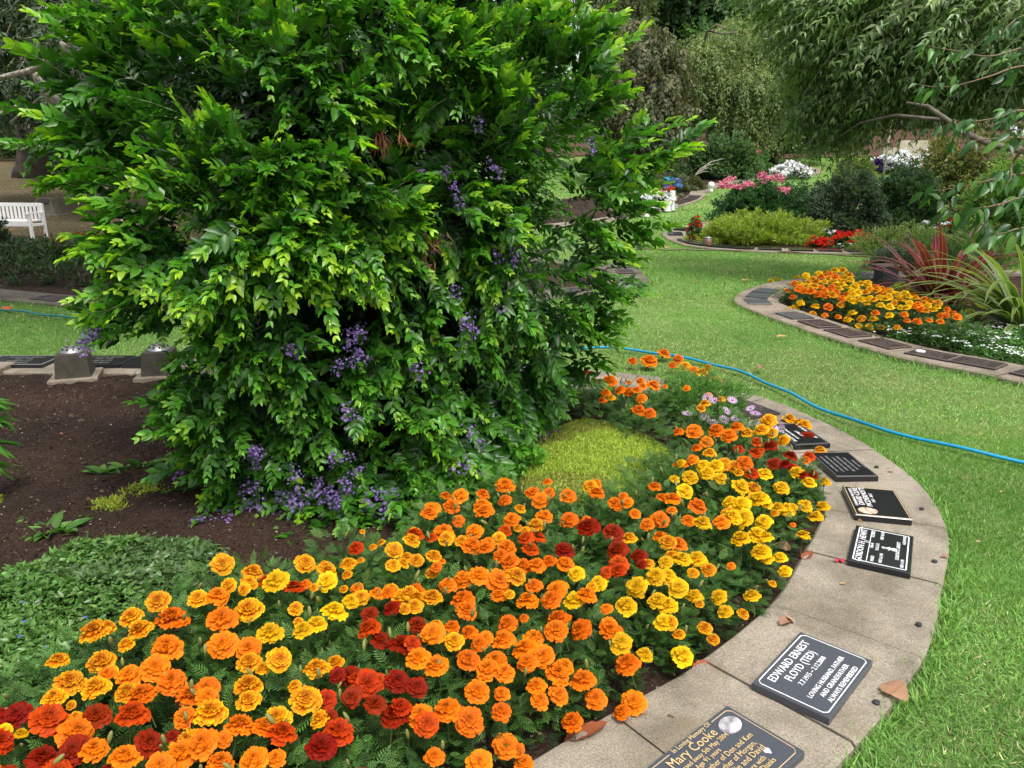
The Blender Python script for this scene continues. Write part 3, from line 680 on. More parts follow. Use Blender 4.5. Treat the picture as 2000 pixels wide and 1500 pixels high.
# traced boughs: (tip x, tip y, root x, root y, shoots, reach towards the camera in metres, brightness put into leaf colour)
B = """60 20 300 160 5 .3 .9;190 5 340 120 5 .2 .9;150 60 350 170 4 .2 .8;330 10 420 110 5 .2 1;450 20 500 120 5 .2 1;560 30 560 150 6 .3 1;640 10 640 110 6 .3 1;540 75 480 160 4 .3 .9;
10 250 260 275 4 .2 .6;100 200 300 240 4 .1 .3;130 130 330 200 4 .1 .5;210 195 380 250 3 .2 .5;90 300 290 360 5 .3 .8;100 265 300 290 3 .2 .7;150 390 370 430 7 .45 1;150 370 340 400 3 .4 .8;
150 480 380 470 7 .45 .95;205 545 400 500 6 .4 .9;210 625 360 590 4 .3 .8;160 640 330 620 3 .2 .5;280 300 440 400 6 .4 .85;370 205 470 400 7 .4 1;330 320 450 410 4 .4 .8;
390 640 500 480 9 .5 1;430 560 500 450 5 .5 1;330 570 450 480 5 .5 1;530 560 530 430 7 .5 1;560 570 560 430 5 .5 1;620 540 590 430 6 .5 1;665 570 640 430 7 .5 1;745 585 700 460 7 .5 1;700 520 650 410 6 .5 1;
700 325 540 310 6 .4 .9;640 345 500 330 5 .4 .8;480 340 560 400 5 .4 .9;590 380 520 350 5 .4 .95;480 430 560 480 6 .5 1;570 470 520 420 6 .5 1;640 480 600 400 6 .5 1;
820 395 690 425 6 .45 1;810 455 690 440 6 .45 1;770 420 660 380 5 .4 .9;760 370 820 440 3 .2 .6;850 330 960 330 4 .2 .8;1005 425 860 415 6 .4 .95;1010 460 900 430 5 .4 .9;900 520 900 440 5 .3 .8;960 540 960 470 5 .3 .9;
870 560 850 500 3 .3 .8;700 240 610 200 6 .35 1;650 200 600 130 5 .3 .9;780 100 700 60 5 .3 .9;900 60 860 160 5 .3 1;830 20 800 120 6 .3 1;960 95 950 230 6 .35 1;990 190 950 260 5 .3 .9;770 220 830 150 4 .2 .6;870 200 880 130 4 .2 .7;
1020 240 950 300 5 .2 .8;1000 20 980 140 5 .2 1;1070 10 1060 130 6 .2 1;1130 30 1040 150 6 .2 1;1190 20 1080 130 6 .1 1;1215 60 1090 170 6 .1 1;1180 110 1060 190 6 .1 1;1210 150 1080 220 6 .1 1;1200 200 1080 250 6 .1 .9;
1345 265 1170 350 6 .2 1;1340 275 1220 320 4 .2 1;1310 310 1160 380 6 .2 .9;1290 385 1130 400 6 .2 .9;1250 350 1100 360 6 .2 .9;1270 300 1120 330 6 .1 .9;1280 460 1130 470 5 .3 .8;1240 490 1100 480 6 .3 .8;1250 520 1100 520 4 .3 .7;
1200 440 1060 420 6 .3 .8;1280 575 1140 540 4 .4 .6;1230 610 1090 560 5 .4 .6;1210 660 1080 600 6 .4 .6;1190 690 1070 640 6 .4 .6;1160 740 1060 680 6 .3 .5;1180 560 1060 520 5 .4 .7;1170 640 1050 560 5 .3 .6;
330 790 450 730 6 .35 .7;320 800 420 720 4 .3 .6;345 860 470 820 6 .35 .7;470 860 480 780 5 .3 .6;340 890 460 860 5 .3 .6;400 700 500 640 6 .3 .5;480 740 500 640 6 .35 .7;550 720 540 620 5 .3 .55;
560 760 520 700 5 .35 .75;580 820 560 720 5 .3 .4;700 760 660 680 5 .3 .5;720 800 700 700 8 .35 .75;760 740 740 650 6 .3 .6;820 700 800 600 7 .3 .75;850 760 820 660 7 .3 .6;880 900 820 780 10 .35 .85;840 860 780 760 6 .3 .8;
900 940 850 840 8 .3 .6;940 940 900 820 8 .3 .6;960 880 940 760 8 .25 .5;1010 840 980 720 8 .2 .5;1050 800 1020 700 8 .2 .45;940 700 920 600 7 .25 .65;1000 640 980 540 7 .3 .6;1060 700 1030 600 7 .2 .5;1100 780 1060 680 8 .2 .45;
640 880 620 780 6 .3 .5;560 900 560 800 6 .3 .4;500 980 520 880 6 .3 .4;420 930 470 860 6 .3 .45;400 990 470 920 6 .25 .4;600 990 600 900 7 .25 .4;700 980 700 880 8 .25 .5;780 980 770 880 8 .25 .55;850 1000 820 900 8 .25 .5;
370 1030 560 1010 6 .15 .8;480 1045 620 1010 5 .15 .8;580 1030 660 970 7 .3 .95;640 1050 700 990 7 .25 .8;720 1060 760 980 7 .2 .6;800 1040 820 960 7 .2 .5;880 990 860 930 6 .2 .5;690 1040 640 980 5 .2 .7;940 980 1020 930 5 .1 .6;1000 960 960 880 6 .1 .5"""
for s in B.replace("\n", "").split(";"):
    tx, ty, bx, by, n, rch, br = [float(v) for v in s.split()]
    pb = shrub_hit(bx, by, .12); 
    dist = np.linalg.norm(pb-CAMP)
    pt = CAMP+ray(tx, ty)/np.linalg.norm(ray(tx, ty))*(dist-rch*.62+.05)
    if pt[2] < .05: pt = G(tx, ty, .05)
    ax = pt-pb; La = max(np.linalg.norm(ax), .3); ax = ax/np.linalg.norm(ax)
    if tx > 1080: n *= .75
    for k in range(int(n*.8)+1):
        q = pt+rng.normal(0, .06, 3) if k else pt; dr = rng.uniform(.06, .2); Ls_ = La*rng.uniform(.5, .8)
        add_sh(q-ax*Ls_+rng.normal(0, .05, 3), ax+rng.normal(0, .10, 3)+[0, 0, dr], Ls_, dr, rng.uniform(.055, .088), br)
    for k in range(int(n*(2.6 if tx < 1080 else 1.3))):
        t_ = rng.uniform(.0, .65); d_ = ax+rng.normal(0, .55, 3)+np.array([0, 0, rng.uniform(-.15, .45)]); d_ = nrm(d_)
        add_sh(pb+ax*La*t_+rng.normal(0, .05, 3), d_, rng.uniform(.18, .34)*(1.1-.7*t_), rng.uniform(.05, .3), rng.uniform(.05, .08), br*rng.uniform(.45, 1.0))
n_traced = len(SH)
# the rest of the crown, all round
for i in range(4500):
    z = rng.uniform(0.03, 4.0); ph = rng.uniform(-math.pi, math.pi); face = math.sin(ph) < .35
    if not face and rng.random() < .5: continue
    Rr = float(shrub_R(z, ph)); v = np.array([math.cos(ph), math.sin(ph), 0])
    pock = vnoise(ph*1.9+20, z*1.6+7, 1.0)
    deep = rng.uniform(0, .35)+(.45 if pock < .45 else 0)
    p = np.array([SC[0], SC[1], z])+v*(Rr-.42-deep)
    if z > 1.9: D = v*rng.uniform(.6, 1)+np.array([0, 0, rng.uniform(.1, 1.2)]); dr = .2; br = 1.0  # upper shoots coloured lighter, standing in for light from above
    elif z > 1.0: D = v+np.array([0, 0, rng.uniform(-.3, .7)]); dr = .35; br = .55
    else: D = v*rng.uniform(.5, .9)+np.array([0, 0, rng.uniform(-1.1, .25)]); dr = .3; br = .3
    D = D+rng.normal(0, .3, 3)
    if pock < .45: br *= .2  # pocket leaves darkened, shade of the hollows put into colour
    L = rng.uniform(.25, .5)
    if p[2]+nrm(D)[2]*L-dr*L < .02: D[2] = abs(D[2])*.2; dr = min(dr, max(0, (p[2]-.02)/L))
    add_sh(p, D, L, dr, rng.uniform(.045, .075), br*rng.uniform(.6, 1.1))
P0 = np.array([s[0] for s in SH]); D0 = np.array([s[1] for s in SH]); LL = np.array([s[2] for s in SH]); DR = np.array([s[3] for s in SH]); LF = np.array([s[4] for s in SH]); BR = np.clip([s[5] for s in SH], 0, 1)
parts = []; stem_parts = []; info = []
for lo, hi, npair in ((0, .3, 8), (.3, .45, 11), (.45, .7, 15), (.7, 9, 20)):
    m = (LL >= lo) & (LL < hi)
    if not m.any(): continue
    P, D, N, L, W, age, sid, pos = shoots(P0[m], D0[m], LL[m], npair, LF[m], .52, DR[m], twist=1.0, jit=.24)
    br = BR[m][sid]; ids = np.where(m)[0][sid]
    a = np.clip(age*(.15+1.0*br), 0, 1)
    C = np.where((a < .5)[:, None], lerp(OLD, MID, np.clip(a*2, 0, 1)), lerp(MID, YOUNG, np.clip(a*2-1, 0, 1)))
    parts.append((P, D, N, L, W, varc(C, .13), ids, a)); stem_parts.append(stems_np(pos[:, ::3], .0032))
P, D, N, L, W, C, ids, A = [np.concatenate([p[i] for p in parts]) for i in range(8)]
keep = P[:, 2] > .01; P, D, N, L, W, C, ids, A = [v[keep] for v in (P, D, N, L, W, C, ids, A)]
shrub = empty('flowering_shrub', (SC[0], SC[1], 0), 0, 'huge glossy bright green shrub with toothed leaves and drooping purple blossom', 'shrub')
# the leaves that show largest: young tips of traced boughs, nearest first, spread over the shrub
cand = np.where((ids < n_traced) & (A > .62) & (L > .045))[0]
depth = P[cand, 1]; sc_ = L[cand]/depth
cand = cand[np.argsort(-sc_)][:1400]; big = rng.choice(cand, 300, replace=False)
mask = np.zeros(len(P), bool); mask[big] = True
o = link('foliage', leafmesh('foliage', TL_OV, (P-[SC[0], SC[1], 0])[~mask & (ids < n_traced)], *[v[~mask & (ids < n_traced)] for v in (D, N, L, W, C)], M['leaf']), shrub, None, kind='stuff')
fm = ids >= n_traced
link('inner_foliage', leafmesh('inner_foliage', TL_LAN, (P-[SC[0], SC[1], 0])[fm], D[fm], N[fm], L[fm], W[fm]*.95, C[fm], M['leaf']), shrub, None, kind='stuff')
# old leaves closing the heart of the shrub, darkened further to imitate deep shade
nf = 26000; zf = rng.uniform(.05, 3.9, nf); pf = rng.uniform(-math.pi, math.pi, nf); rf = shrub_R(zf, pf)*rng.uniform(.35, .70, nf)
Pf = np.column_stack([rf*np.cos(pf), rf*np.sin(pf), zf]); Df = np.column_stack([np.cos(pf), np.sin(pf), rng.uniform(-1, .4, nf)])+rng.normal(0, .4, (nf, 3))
link('darkened_old_leaves', leafmesh('darkened_old_leaves', TL_RH, Pf, Df, np.column_stack([np.cos(pf)*.6, np.sin(pf)*.6, np.ones(nf)])+rng.normal(0, .4, (nf, 3)), rng.uniform(.06, .11, nf), .045, varc(lerp((.008, .028, .006), (.02, .065, .012), rng.random(nf)), .2), M['leaf']), shrub, None, kind='stuff')
Vn, Fn = TL_SER
variants = []
for k in range(8):
    c = np.repeat(varc(np.array([np.array(YOUNG)*(.6+.06*k)+np.array(MID)*(.4-.06*k)]), .05), len(Vn), 0)
    variants.append(mesh_np('leaf', Vn*[1, .56, 1], Fn, False, c, [M['leaf']]))
for i in big:
    x = Vector(D[i]).normalized(); s = Vector(N[i]).cross(x).normalized(); n = x.cross(s)
    mt = Matrix((x, s, n)).transposed().to_4x4(); mt.translation = Vector(P[i]-[SC[0], SC[1], 0])
    ob = link('leaf', variants[int(np.clip(A[i]*8, 0, 7))], shrub); ob.matrix_local = mt @ Matrix.Scale(L[i]*1.1, 4)
Vs = []; Fs = []; off = 0
for v, f in stem_parts: Vs.append(v-[SC[0], SC[1], 0]); Fs.append(f+off); off += len(v)
link('shoot_stems', mesh_np('shoot_stems', np.concatenate(Vs), np.concatenate(Fs), False, None, [M['stem']]), shrub, None, kind='stuff')
# woody limbs from the root
tr = MB()
for k in range(26):
    ph = rng.uniform(0, 2*math.pi); z1 = rng.uniform(.8, 3.4); r1 = float(shrub_R(z1, ph))*rng.uniform(.6, .85)
    a = rng.uniform(.02, .15); P_ = []
    for t in np.linspace(0, 1, 7): P_.append((math.cos(ph)*(a+r1*t**1.5), math.sin(ph)*(a+r1*t**1.5), z1*(t**.8)+.03*math.sin(t*9+k)))
    tr.tube(P_, list(np.linspace(.035, .008, 7)*rng.uniform(.5, 1.1)), 6)
tr.build('trunk', M['bark'], shrub, True)
# purple flower sprays
def spray_mesh(seed):
    r = np.random.default_rng(seed); V = []; F = []; C = []
    n = 26
    for i in range(n):
        t = i/n; c = np.array([r.normal(0, .012), r.normal(0, .012), -.075*t])+r.normal(0, .005, 3); d = nrm(np.array([c[0]*2, c[1]*2-.01, .01])+r.normal(0, .02, 3))
        a = nrm(np.cross(d, [0.1, .2, 1.0])); b = np.cross(d, a); rr = .0065*r.uniform(.7, 1.1)
        for q in range(5):
            an = q*1.257; u = a*math.cos(an)+b*math.sin(an); w = a*math.cos(an+1.57)+b*math.sin(an+1.57); o = len(V)
            V += [c, c+u*rr*.7+w*rr*.38+d*.002, c+u*rr*1.15+d*.001, c+u*rr*.7-w*rr*.38+d*.002]; F += [(o, o+1, o+2), (o, o+2, o+3)]
            col = np.array([.19, .095, .36])*r.uniform(.55, 1.35); C += [np.array([.45, .36, .62])*.9, col, col, col]
    return mesh_np('flower_cluster', np.array(V), np.array(F), False, np.array(C), [M['petal']])
sprays = [spray_mesh(i) for i in range(5)]
SPR = """555 650;570 668;600 655;590 690;560 705;605 720;572 725;645 690;700 660;690 640;680 790;655 862;680 800;692 832;640 845;500 865;515 880;540 935;530 945;545 955;560 925;575 965;600 950;640 958;655 965;590 920;480 985;400 985;385 995;415 1005;430 990;440 1000;450 965;690 965;705 975;730 962;760 945;740 985;770 965;550 1000;570 990;680 940;620 930;
385 970;410 960;505 900;510 870;240 200;215 205;240 215;865 340;880 350;820 325;835 330;900 380;890 345;980 470;990 480;1005 490;845 480;860 470;900 480;170 640;185 630;175 650;195 620;190 655;830 690;700 720;810 705;760 660;920 840;925 900;915 920;1040 830;1060 850;1075 870;1045 870;840 600;870 640;935 640;905 615;960 600;1000 700;660 700;720 690;645 880;700 900;715 950;650 630;760 1000;640 1045;730 1090;
350 925;880 570;1130 655;945 230;960 310;1180 240;1150 270;520 970;500 940;610 960;650 990;420 1015;560 1005;585 1010;1050 840;1085 855;930 870"""
for s in SPR.replace("\n", "").split(";"):
    if rng.random() < .25: continue
    x, y = map(float, s.split()); x += rng.normal(0, 6); y += rng.normal(0, 6)
    p = shrub_hit(x, y, -.0); dist = np.linalg.norm(p-CAMP); d = ray(x, y)/np.linalg.norm(ray(x, y))
    p = CAMP+d*(dist-(.20 if y > 600 else .08))
    if p[2] < .03: p = G(x, y, .05)
    for r_ in range(2 if y > 600 and rng.random() < .5 else 1):
        ob = link('flower_cluster', random.choice(sprays), shrub); q = p+rng.normal(0, .022, 3)*r_
        ob.location = (q[0]-SC[0], q[1]-SC[1], max(.03, q[2])); s_ = rng.uniform(.75, 1.25); ob.scale = (s_*1.2, s_*1.2, s_); ob.rotation_euler = (rng.normal(0, .5), rng.normal(0, .5), rng.uniform(0, 6))
# dry brown bunch caught in the shrub
for (x, y, n_, w_) in ((830, 462, 60, .09), (745, 265, 30, .09), (815, 500, 25, .05)):
    p = shrub_hit(x, y, .0); p = CAMP+(p-CAMP)*.965
    q = p+rng.normal(0, .5, (n_, 3))*[w_, .02, w_*.4]; d = rng.normal(0, .35, (n_, 3))+[0, -.2, -1]
    link('dead_twigs', leafmesh('dead_twigs', TL_LAN, q-[SC[0], SC[1], 0], d, rnd_dir(n_), rng.uniform(.05, .11, n_), .008, varc(np.tile([.20, .09, .04], (n_, 1)), .3), M['deadleaf']), shrub)
del parts, stem_parts

# ------------------------------------------------------------ marigolds
PAL = {'O': ((.92, .17, .004), (.95, .22, .006)), 'Y': ((.93, .42, .004), (.93, .56, .008)), 'G': ((.74, .12, .003), (.98, .57, .012)),
       'R': ((.26, .018, .002), (.33, .010, .001)), 'S': ((.52, .035, .002), (.70, .070, .003))}
def head_mesh(col, seed):
    r = np.random.default_rng(seed); V = []; F = []; C = []; mi = []
    ci, ce = [np.array(c) for c in PAL[col]]
    rings = ((1.0, 11, -.08, .30), (.88, 11, .06, .27), (.72, 10, .18, .24), (.56, 9, .28, .2), (.42, 8, .35, .16), (.28, 7, .40, .12), (.15, 5, .42, .09))
    for ri, (rad, n, z, wd) in enumerate(rings):
        for k in range(n):
            a = 2*math.pi*(k+.5*(ri % 2))/n+r.normal(0, .12); rr = rad*r.uniform(.88, 1.1); w = wd*r.uniform(.85, 1.2); o = len(V); curl = r.normal(0, .05)
            ca, sa = math.cos(a), math.sin(a)
            for si, (t, ww) in enumerate(((.25, .35), (.7, .95), (1.0, .85))):
                for wi, q in enumerate((-1, -.33, .33, 1)):
                    x = rr*t*(1-.07*abs(q) if si == 2 else 1)+(r.normal(0, .018) if si else 0); y = q*w*ww
                    zz = z+.10*t*(1 if ri > 1 else .3)-(.22*t*t if ri < 2 else .05*t)+(.075 if wi % 2 else -.035)*(si/2.0)*r.uniform(.3, 1.7)+curl*t+r.normal(0, .012)
                    V.append((x*ca-y*sa, x*sa+y*ca, zz))
                    edge = ((0.0, .25, 1.0) if col in 'GS' else (0, .55, 1.0))[si]*((.55 if abs(q) < .5 and col in 'GSR' else 1.0) if k % 3 else 1.0)
                    C.append((ci*(1-edge)+ce*edge)*(.80+.28*((k*7+ri*3) % 5)/4)*(1-.06*ri)*r.uniform(.93, 1.05)*(.86 if si == 0 else 1.0)*[1, .92, 1][1 if ci[0] > .5 and si == 1 else 0])  # inner rings and petal bases darkened to imitate shaded gaps
            for si in (0, 1):
                for wi in range(3): q = o+si*4+wi; F.append((q, q+1, q+5, q+4)); mi.append(0)
    # calyx and stem
    o = len(V); prof = ((.05, -2.8), (.05, -.95), (.13, -.75), (.16, -.35), (.24, -.12))
    for rad, z in prof:
        for k in range(6): V.append((rad*math.cos(k*1.047), rad*math.sin(k*1.047), z)); C.append((.07, .12, .03))
    for i in range(len(prof)-1):
        for k in range(6): F.append((o+i*6+k, o+i*6+(k+1) % 6, o+(i+1)*6+(k+1) % 6, o+(i+1)*6+k)); mi.append(1)
    return mesh_np('flower_head', np.array(V), np.array(F), False, np.clip(np.array(C), 0, .96), [M['petal'], M['stem']], mi)
HEADS = {c: [head_mesh(c, 10*i+ord(c)) for i in range(5)] for c in PAL}
bud = MB(); bud.lathe([(.05, -2.0), (.06, -.9), (.34, -.6), (.42, -.1), (.34, .5), (.14, .85)], n=8)
BUD = mesh_py('flower_bud', bud.V, bud.F, True); BUD.materials.append(simple("bud_green", (.16, .17, .04), .6))
def fol_mesh(seed, n=190, rad=.15, hgt=.245, dark=1.0):
    r = np.random.default_rng(seed)
    ph = r.uniform(0, 6.283, n); u = np.sqrt(r.uniform(0, 1, n)); z = r.uniform(.12, 1, n)*np.sqrt(1-.55*u**2)*hgt
    P = np.stack([u*rad*np.cos(ph)*.8, u*rad*np.sin(ph)*.8, z], 1)
    D = np.stack([np.cos(ph)*(.3+u), np.sin(ph)*(.3+u), r.uniform(-.1, .9, n)], 1)+r.normal(0, .35, (n, 3))
    N = np.array([0, 0, 1.0])+r.normal(0, .4, (n, 3))
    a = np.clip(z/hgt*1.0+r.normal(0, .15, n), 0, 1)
    C = lerp((.012, .042, .008), (.09, .20, .038), a)*dark  # low leaves coloured darker, imitating shaded gaps in the foliage
    sz = r.uniform(.035, .068, n)
    return leafmesh('foliage', TL_PIN, P, D, N, sz, sz, varc(C, .14), M['matte_leaf'])
FOL = [fol_mesh(i) for i in range(6)]
def sdist(kn, tail):
    poly = np.vstack([KI[kn], tail])
    return lambda p: dist_poly(KI[kn][::3], p)*np.where(pip(poly, p), 1, -1)
SDN = Grid(sdist('near', [(-9, 6.1), (-9, .3)]), -4, 2.6, .6, 7.5, .03)
def canopy_near(x, y):
    d = float(SDN(x, y))
    return .27*(1-math.exp(-max(0, d+.07)/.10)) if d > -.06 else 0.0
CROPS = [(0, 1150, 2.857), (600, 1150, 2.857), (800, 850, 2.857), (1100, 650, 3.333), (0, 850, 2.857), (600, 930, 6.0), (1350, 930, 5.0), (1200, 1150, 3.333)]
FL = ["""90 700 80 R;0 880 90 S;280 735 105 S;325 390 65 G;525 235 88 G;600 205 50 G;560 370 80 G;385 490 85 G;595 450 45 O;535 565 80 G;540 705 85 R;730 150 65 G;780 235 75 G;700 280 50 G;885 95 70 G;955 135 95 O;930 310 95 O;720 465 75 O;870 455 85 O;790 580 85 O;955 510 85 O;1060 560 80 O;1150 520 80 O;740 720 95 S;1240 160 85 O;1240 295 85 O;1385 300 75 O;1385 90 85 G;1215 40 70 O;1505 220 75 Y;1390 390 70 G;1465 425 45 G;1565 435 75 G;1385 520 85 G;1390 640 70 G;1545 700 85 G;1770 195 60 Y;1870 140 75 Y;1690 225 60 Y;1650 110 45 G;1770 450 75 G;1645 540 42 G;1710 630 90 G;1940 450 65 R;1990 500 50 S;1960 590 65 R;1820 590 60 S;1780 700 60 G;1890 790 90 S;1795 905 90 R;1840 690 45 R;1035 725 70 O;1180 720 95 G;1040 820 90 G;1340 760 90 O;1470 770 70 O;1580 820 85 S;1540 920 60 O;835 860 90 R;700 950 90 O;430 810 100 O;410 900 90 R;240 930 90 R;310 990 80 S;420 700 35 G;110 780 40 Y;30 800 40 Y;1010 890 100 O;1130 885 95 O;1250 840 50 O;1230 960 80 O;1420 980 90 O;890 990 90 O;310 640 70 G;1100 10 60 G;600 980 40 R;960 800 40 R""",
"""470 115 50 R;350 130 50 R;615 160 60 R;345 225 70 S;410 245 60 R;525 280 75 R;590 300 50 S;235 440 60 R;335 515 90 S;265 600 75 R;505 500 75 R;400 490 50 S;620 390 75 O;720 410 75 O;700 250 70 O;810 210 50 O;820 280 60 G;905 240 55 O;960 300 55 O;870 60 70 O;890 120 65 O;900 400 75 O;1050 370 75 O;1010 450 75 O;950 570 75 O;1085 545 50 O;780 650 85 O;905 745 90 O;630 690 75 O;480 700 85 R;520 680 70 S;670 800 75 S;1080 710 65 O;1110 860 80 O;1170 900 50 O;960 960 75 O;1210 970 60 O;710 920 60 O;1230 60 70 O;1120 170 60 O;1210 180 30 O;1265 230 60 O;1400 160 75 O;1390 230 75 O;1525 210 70 O;1095 275 70 O;1215 320 75 O;1230 430 65 O;1280 550 60 O;1300 640 60 O;1405 590 60 O;1480 720 70 O;1320 400 70 O;1400 470 80 O;1440 430 60 O;1540 510 75 O;1610 610 65 O;1820 640 75 O;1755 710 55 O;1490 50 60 Y;1560 60 60 O;1670 120 40 O;1780 130 70 Y;1690 235 65 O;1750 310 70 Y;1785 430 75 O;1885 390 50 Y;1390 10 70 O;700 60 60 G;600 100 50 G;720 170 45 G;530 35 60 G;390 30 45 O;300 10 50 G;1070 20 50 O;1960 60 60 Y;1990 170 55 Y""",
"""535 270 60 O;530 355 40 O;205 335 40 O;285 335 50 O;120 415 55 O;235 410 50 O;110 485 50 O;275 475 40 O;410 310 40 O;405 375 55 O;420 440 55 O;190 530 65 O;360 525 55 O;350 600 60 O;570 445 50 O;690 310 50 O;730 370 50 O;755 445 50 O;780 310 35 O;885 320 50 O;890 445 55 O;1040 280 35 O;1045 350 50 O;1150 365 50 O;1215 395 35 O;1370 270 40 O;1260 430 35 O;705 490 50 G;605 515 30 G;710 550 60 S;675 605 55 S;545 600 60 O;440 590 45 O;535 535 40 S;1000 520 70 R;865 635 60 R;1140 545 60 R;1160 620 65 R;1280 645 48 R;1165 720 60 S;1165 770 50 S;1225 550 50 G;30 570 55 S;135 665 50 G;40 720 45 G;150 750 35 O;510 680 50 O;560 730 60 O;630 700 60 O;500 810 80 O;390 800 65 O;300 785 65 O;710 720 55 O;780 700 45 O;870 740 60 O;695 840 50 O;820 840 75 O;660 925 75 O;310 900 75 O;320 970 65 O;30 840 60 O;40 910 60 G;130 915 60 G;930 805 50 Y;1055 785 55 Y;920 905 60 Y;985 910 60 O;1210 970 70 Y;1100 970 35 G;1270 800 65 Y;1330 710 40 G;1375 790 60 Y;1440 780 60 Y;1500 840 60 Y;1440 930 65 Y;1590 880 50 Y;1520 710 60 Y;1600 700 60 Y;1430 720 45 Y;1580 780 35 G;1665 790 45 G;1725 885 50 Y;1910 890 50 Y;1760 980 45 Y;1400 555 50 O;1500 590 55 O;1440 610 50 G;1470 350 55 O;1410 330 35 O;1540 325 50 Y;1610 385 55 O;1400 440 55 O;1330 475 45 O;1560 450 45 O;1465 410 30 O;1635 505 55 Y;1860 445 65 Y;1800 460 60 Y;1740 485 50 O;1850 570 60 Y;1940 560 60 Y;1980 590 50 Y;1960 660 60 Y;1980 450 50 Y;1850 380 60 Y;1950 370 60 Y;1790 360 45 Y;1850 290 55 Y;1920 290 50 G;1510 170 30 Y;1575 160 35 O;1570 210 50 Y;1640 170 50 Y;1660 210 50 Y;1710 180 45 Y;1740 235 40 Y;1480 245 30 Y;1600 85 32 O;1675 100 40 G;1660 35 38 O;1760 120 50 G;1870 155 50 O;1930 95 42 S;1910 205 45 S;1985 200 45 Y;1940 30 35 S;1840 70 30 S""",
"""655 190 45 O;745 230 35 O;155 280 28 S;225 325 25 S;300 310 55 O;280 375 38 O;255 425 32 O;450 245 35 O;560 245 60 O;505 290 30 O;520 348 30 O;430 312 22 O;370 370 40 O;430 375 40 O;480 390 35 O;510 425 42 O;495 485 52 O;590 335 50 O;665 340 20 O;710 275 33 O;790 290 45 G;850 300 35 O;905 310 50 G;940 280 35 G;935 345 30 G;995 375 45 G;925 445 38 G;1030 425 30 G;805 340 25 O;855 640 60 O;1000 620 60 O;1085 640 60 O;1130 620 50 O;1200 620 45 G;1290 640 50 G;1335 570 55 G;1470 620 50 G;1435 665 45 G;1560 680 50 G;1530 650 40 G;935 705 45 O;1265 700 38 R;1355 715 50 R;1250 785 50 S;870 765 38 O;955 785 50 G;1150 745 35 S;1585 750 55 R;1600 800 45 S;1380 835 50 R;1480 820 50 R;1580 825 35 O;1665 840 45 G;1620 895 55 R;1500 860 40 S;1060 800 50 Y;1040 840 50 G;1120 840 50 G;1190 845 50 G;760 865 35 Y;850 850 50 G;840 910 50 Y;930 860 45 Y;990 880 50 Y;1020 940 45 Y;1230 905 45 S;1320 900 50 Y;1420 1010 55 Y;1520 905 50 Y;1600 975 50 Y;1700 970 45 Y;1690 1110 50 Y;1575 1120 50 Y;1160 990 60 Y;1235 1000 45 G;1140 1100 60 Y;1240 1080 50 Y;1320 1110 50 Y;1400 1120 50 Y;1070 1080 40 Y""",
"""1245 750 65 G;1270 810 50 G;1410 750 60 G;1390 810 50 G;1480 790 45 S;1540 825 75 Y;1640 830 60 S;1705 705 60 G;1815 690 55 G;1830 760 55 G;1825 820 65 Y;1945 705 50 G;1985 615 50 S;1700 795 35 O;1105 850 60 G;1215 890 70 O;885 925 70 G;1990 830 40 O;1880 980 70 Y""",
"""650 670 35 G;610 815 110 S;765 785 50 G;870 770 55 G;1020 830 110 G;1240 650 90 G;1230 780 110 G;1450 390 105 O;1440 530 100 O;1610 620 120 O;1630 740 100 G;1620 225 70 O;1490 900 100 G;1290 1040 100 G;1515 1095 70 O;1010 1130 95 G;980 1270 105 G;830 1390 80 G;620 1240 120 G;630 1020 50 G;485 1005 100 G;200 960 110 G;240 1100 90 G;230 1240 140 Y;1280 1260 120 O;1200 1400 110 G;1420 1400 90 G;1080 1400 90 G;30 990 80 G;80 1330 60 G""",
"""895 120 85 Y;1290 265 70 Y;1215 405 80 Y;1105 295 75 Y;1095 565 75 Y;990 490 35 O;870 780 70 Y;740 800 70 Y;680 740 80 Y;590 1165 85 Y;795 1055 45 G;510 1335 65 G;310 1350 75 G;265 1145 80 G;140 1415 80 G;80 1295 50 G;160 980 65 G;390 850 45 O;750 400 85 Y;740 600 85 Y;600 550 85 Y;480 600 90 Y;930 300 90 Y;990 330 50 Y;740 260 80 Y;620 230 80 G;470 240 80 Y;490 390 110 Y;310 440 80 G;920 900 70 Y""",
"""80 155 80 Y;350 80 75 Y;360 215 60 G;420 310 45 G;510 30 50 Y;680 40 50 G;895 45 57 Y;725 150 60 G;845 160 45 G;590 205 55 G;645 320 45 G;445 430 85 Y;45 350 65 Y;85 510 80 O;190 450 60 Y;110 750 90 O;20 815 70 O;20 260 40 O"""]
flowers = []   # px, py, rpx, colour
for (ox, oy, s), t in zip(CROPS, FL):
    for e in t.split(";"):
        x, y, r_, c = e.split(); x = ox+float(x)/s; y = oy+float(y)/s; r_ = float(r_)/s
        if any(math.hypot(x-f[0], y-f[1]) < .52*max(r_, f[2]) for f in flowers): continue
        flowers.append((x, y, r_, c))
for x, y, r_, c in ((40, 1530, 32, 'R'), (120, 1545, 30, 'O'), (230, 1540, 30, 'S'), (560, 1540, 30, 'O'), (700, 1530, 30, 'R'), (820, 1540, 28, 'O'), (470, 1560, 30, 'O'), (340, 1550, 30, 'O'), (940, 1550, 26, 'O'), (-40, 1400, 30, 'R'), (-50, 1480, 30, 'O')): flowers.append((x, y, r_, c))
_base = list(flowers)
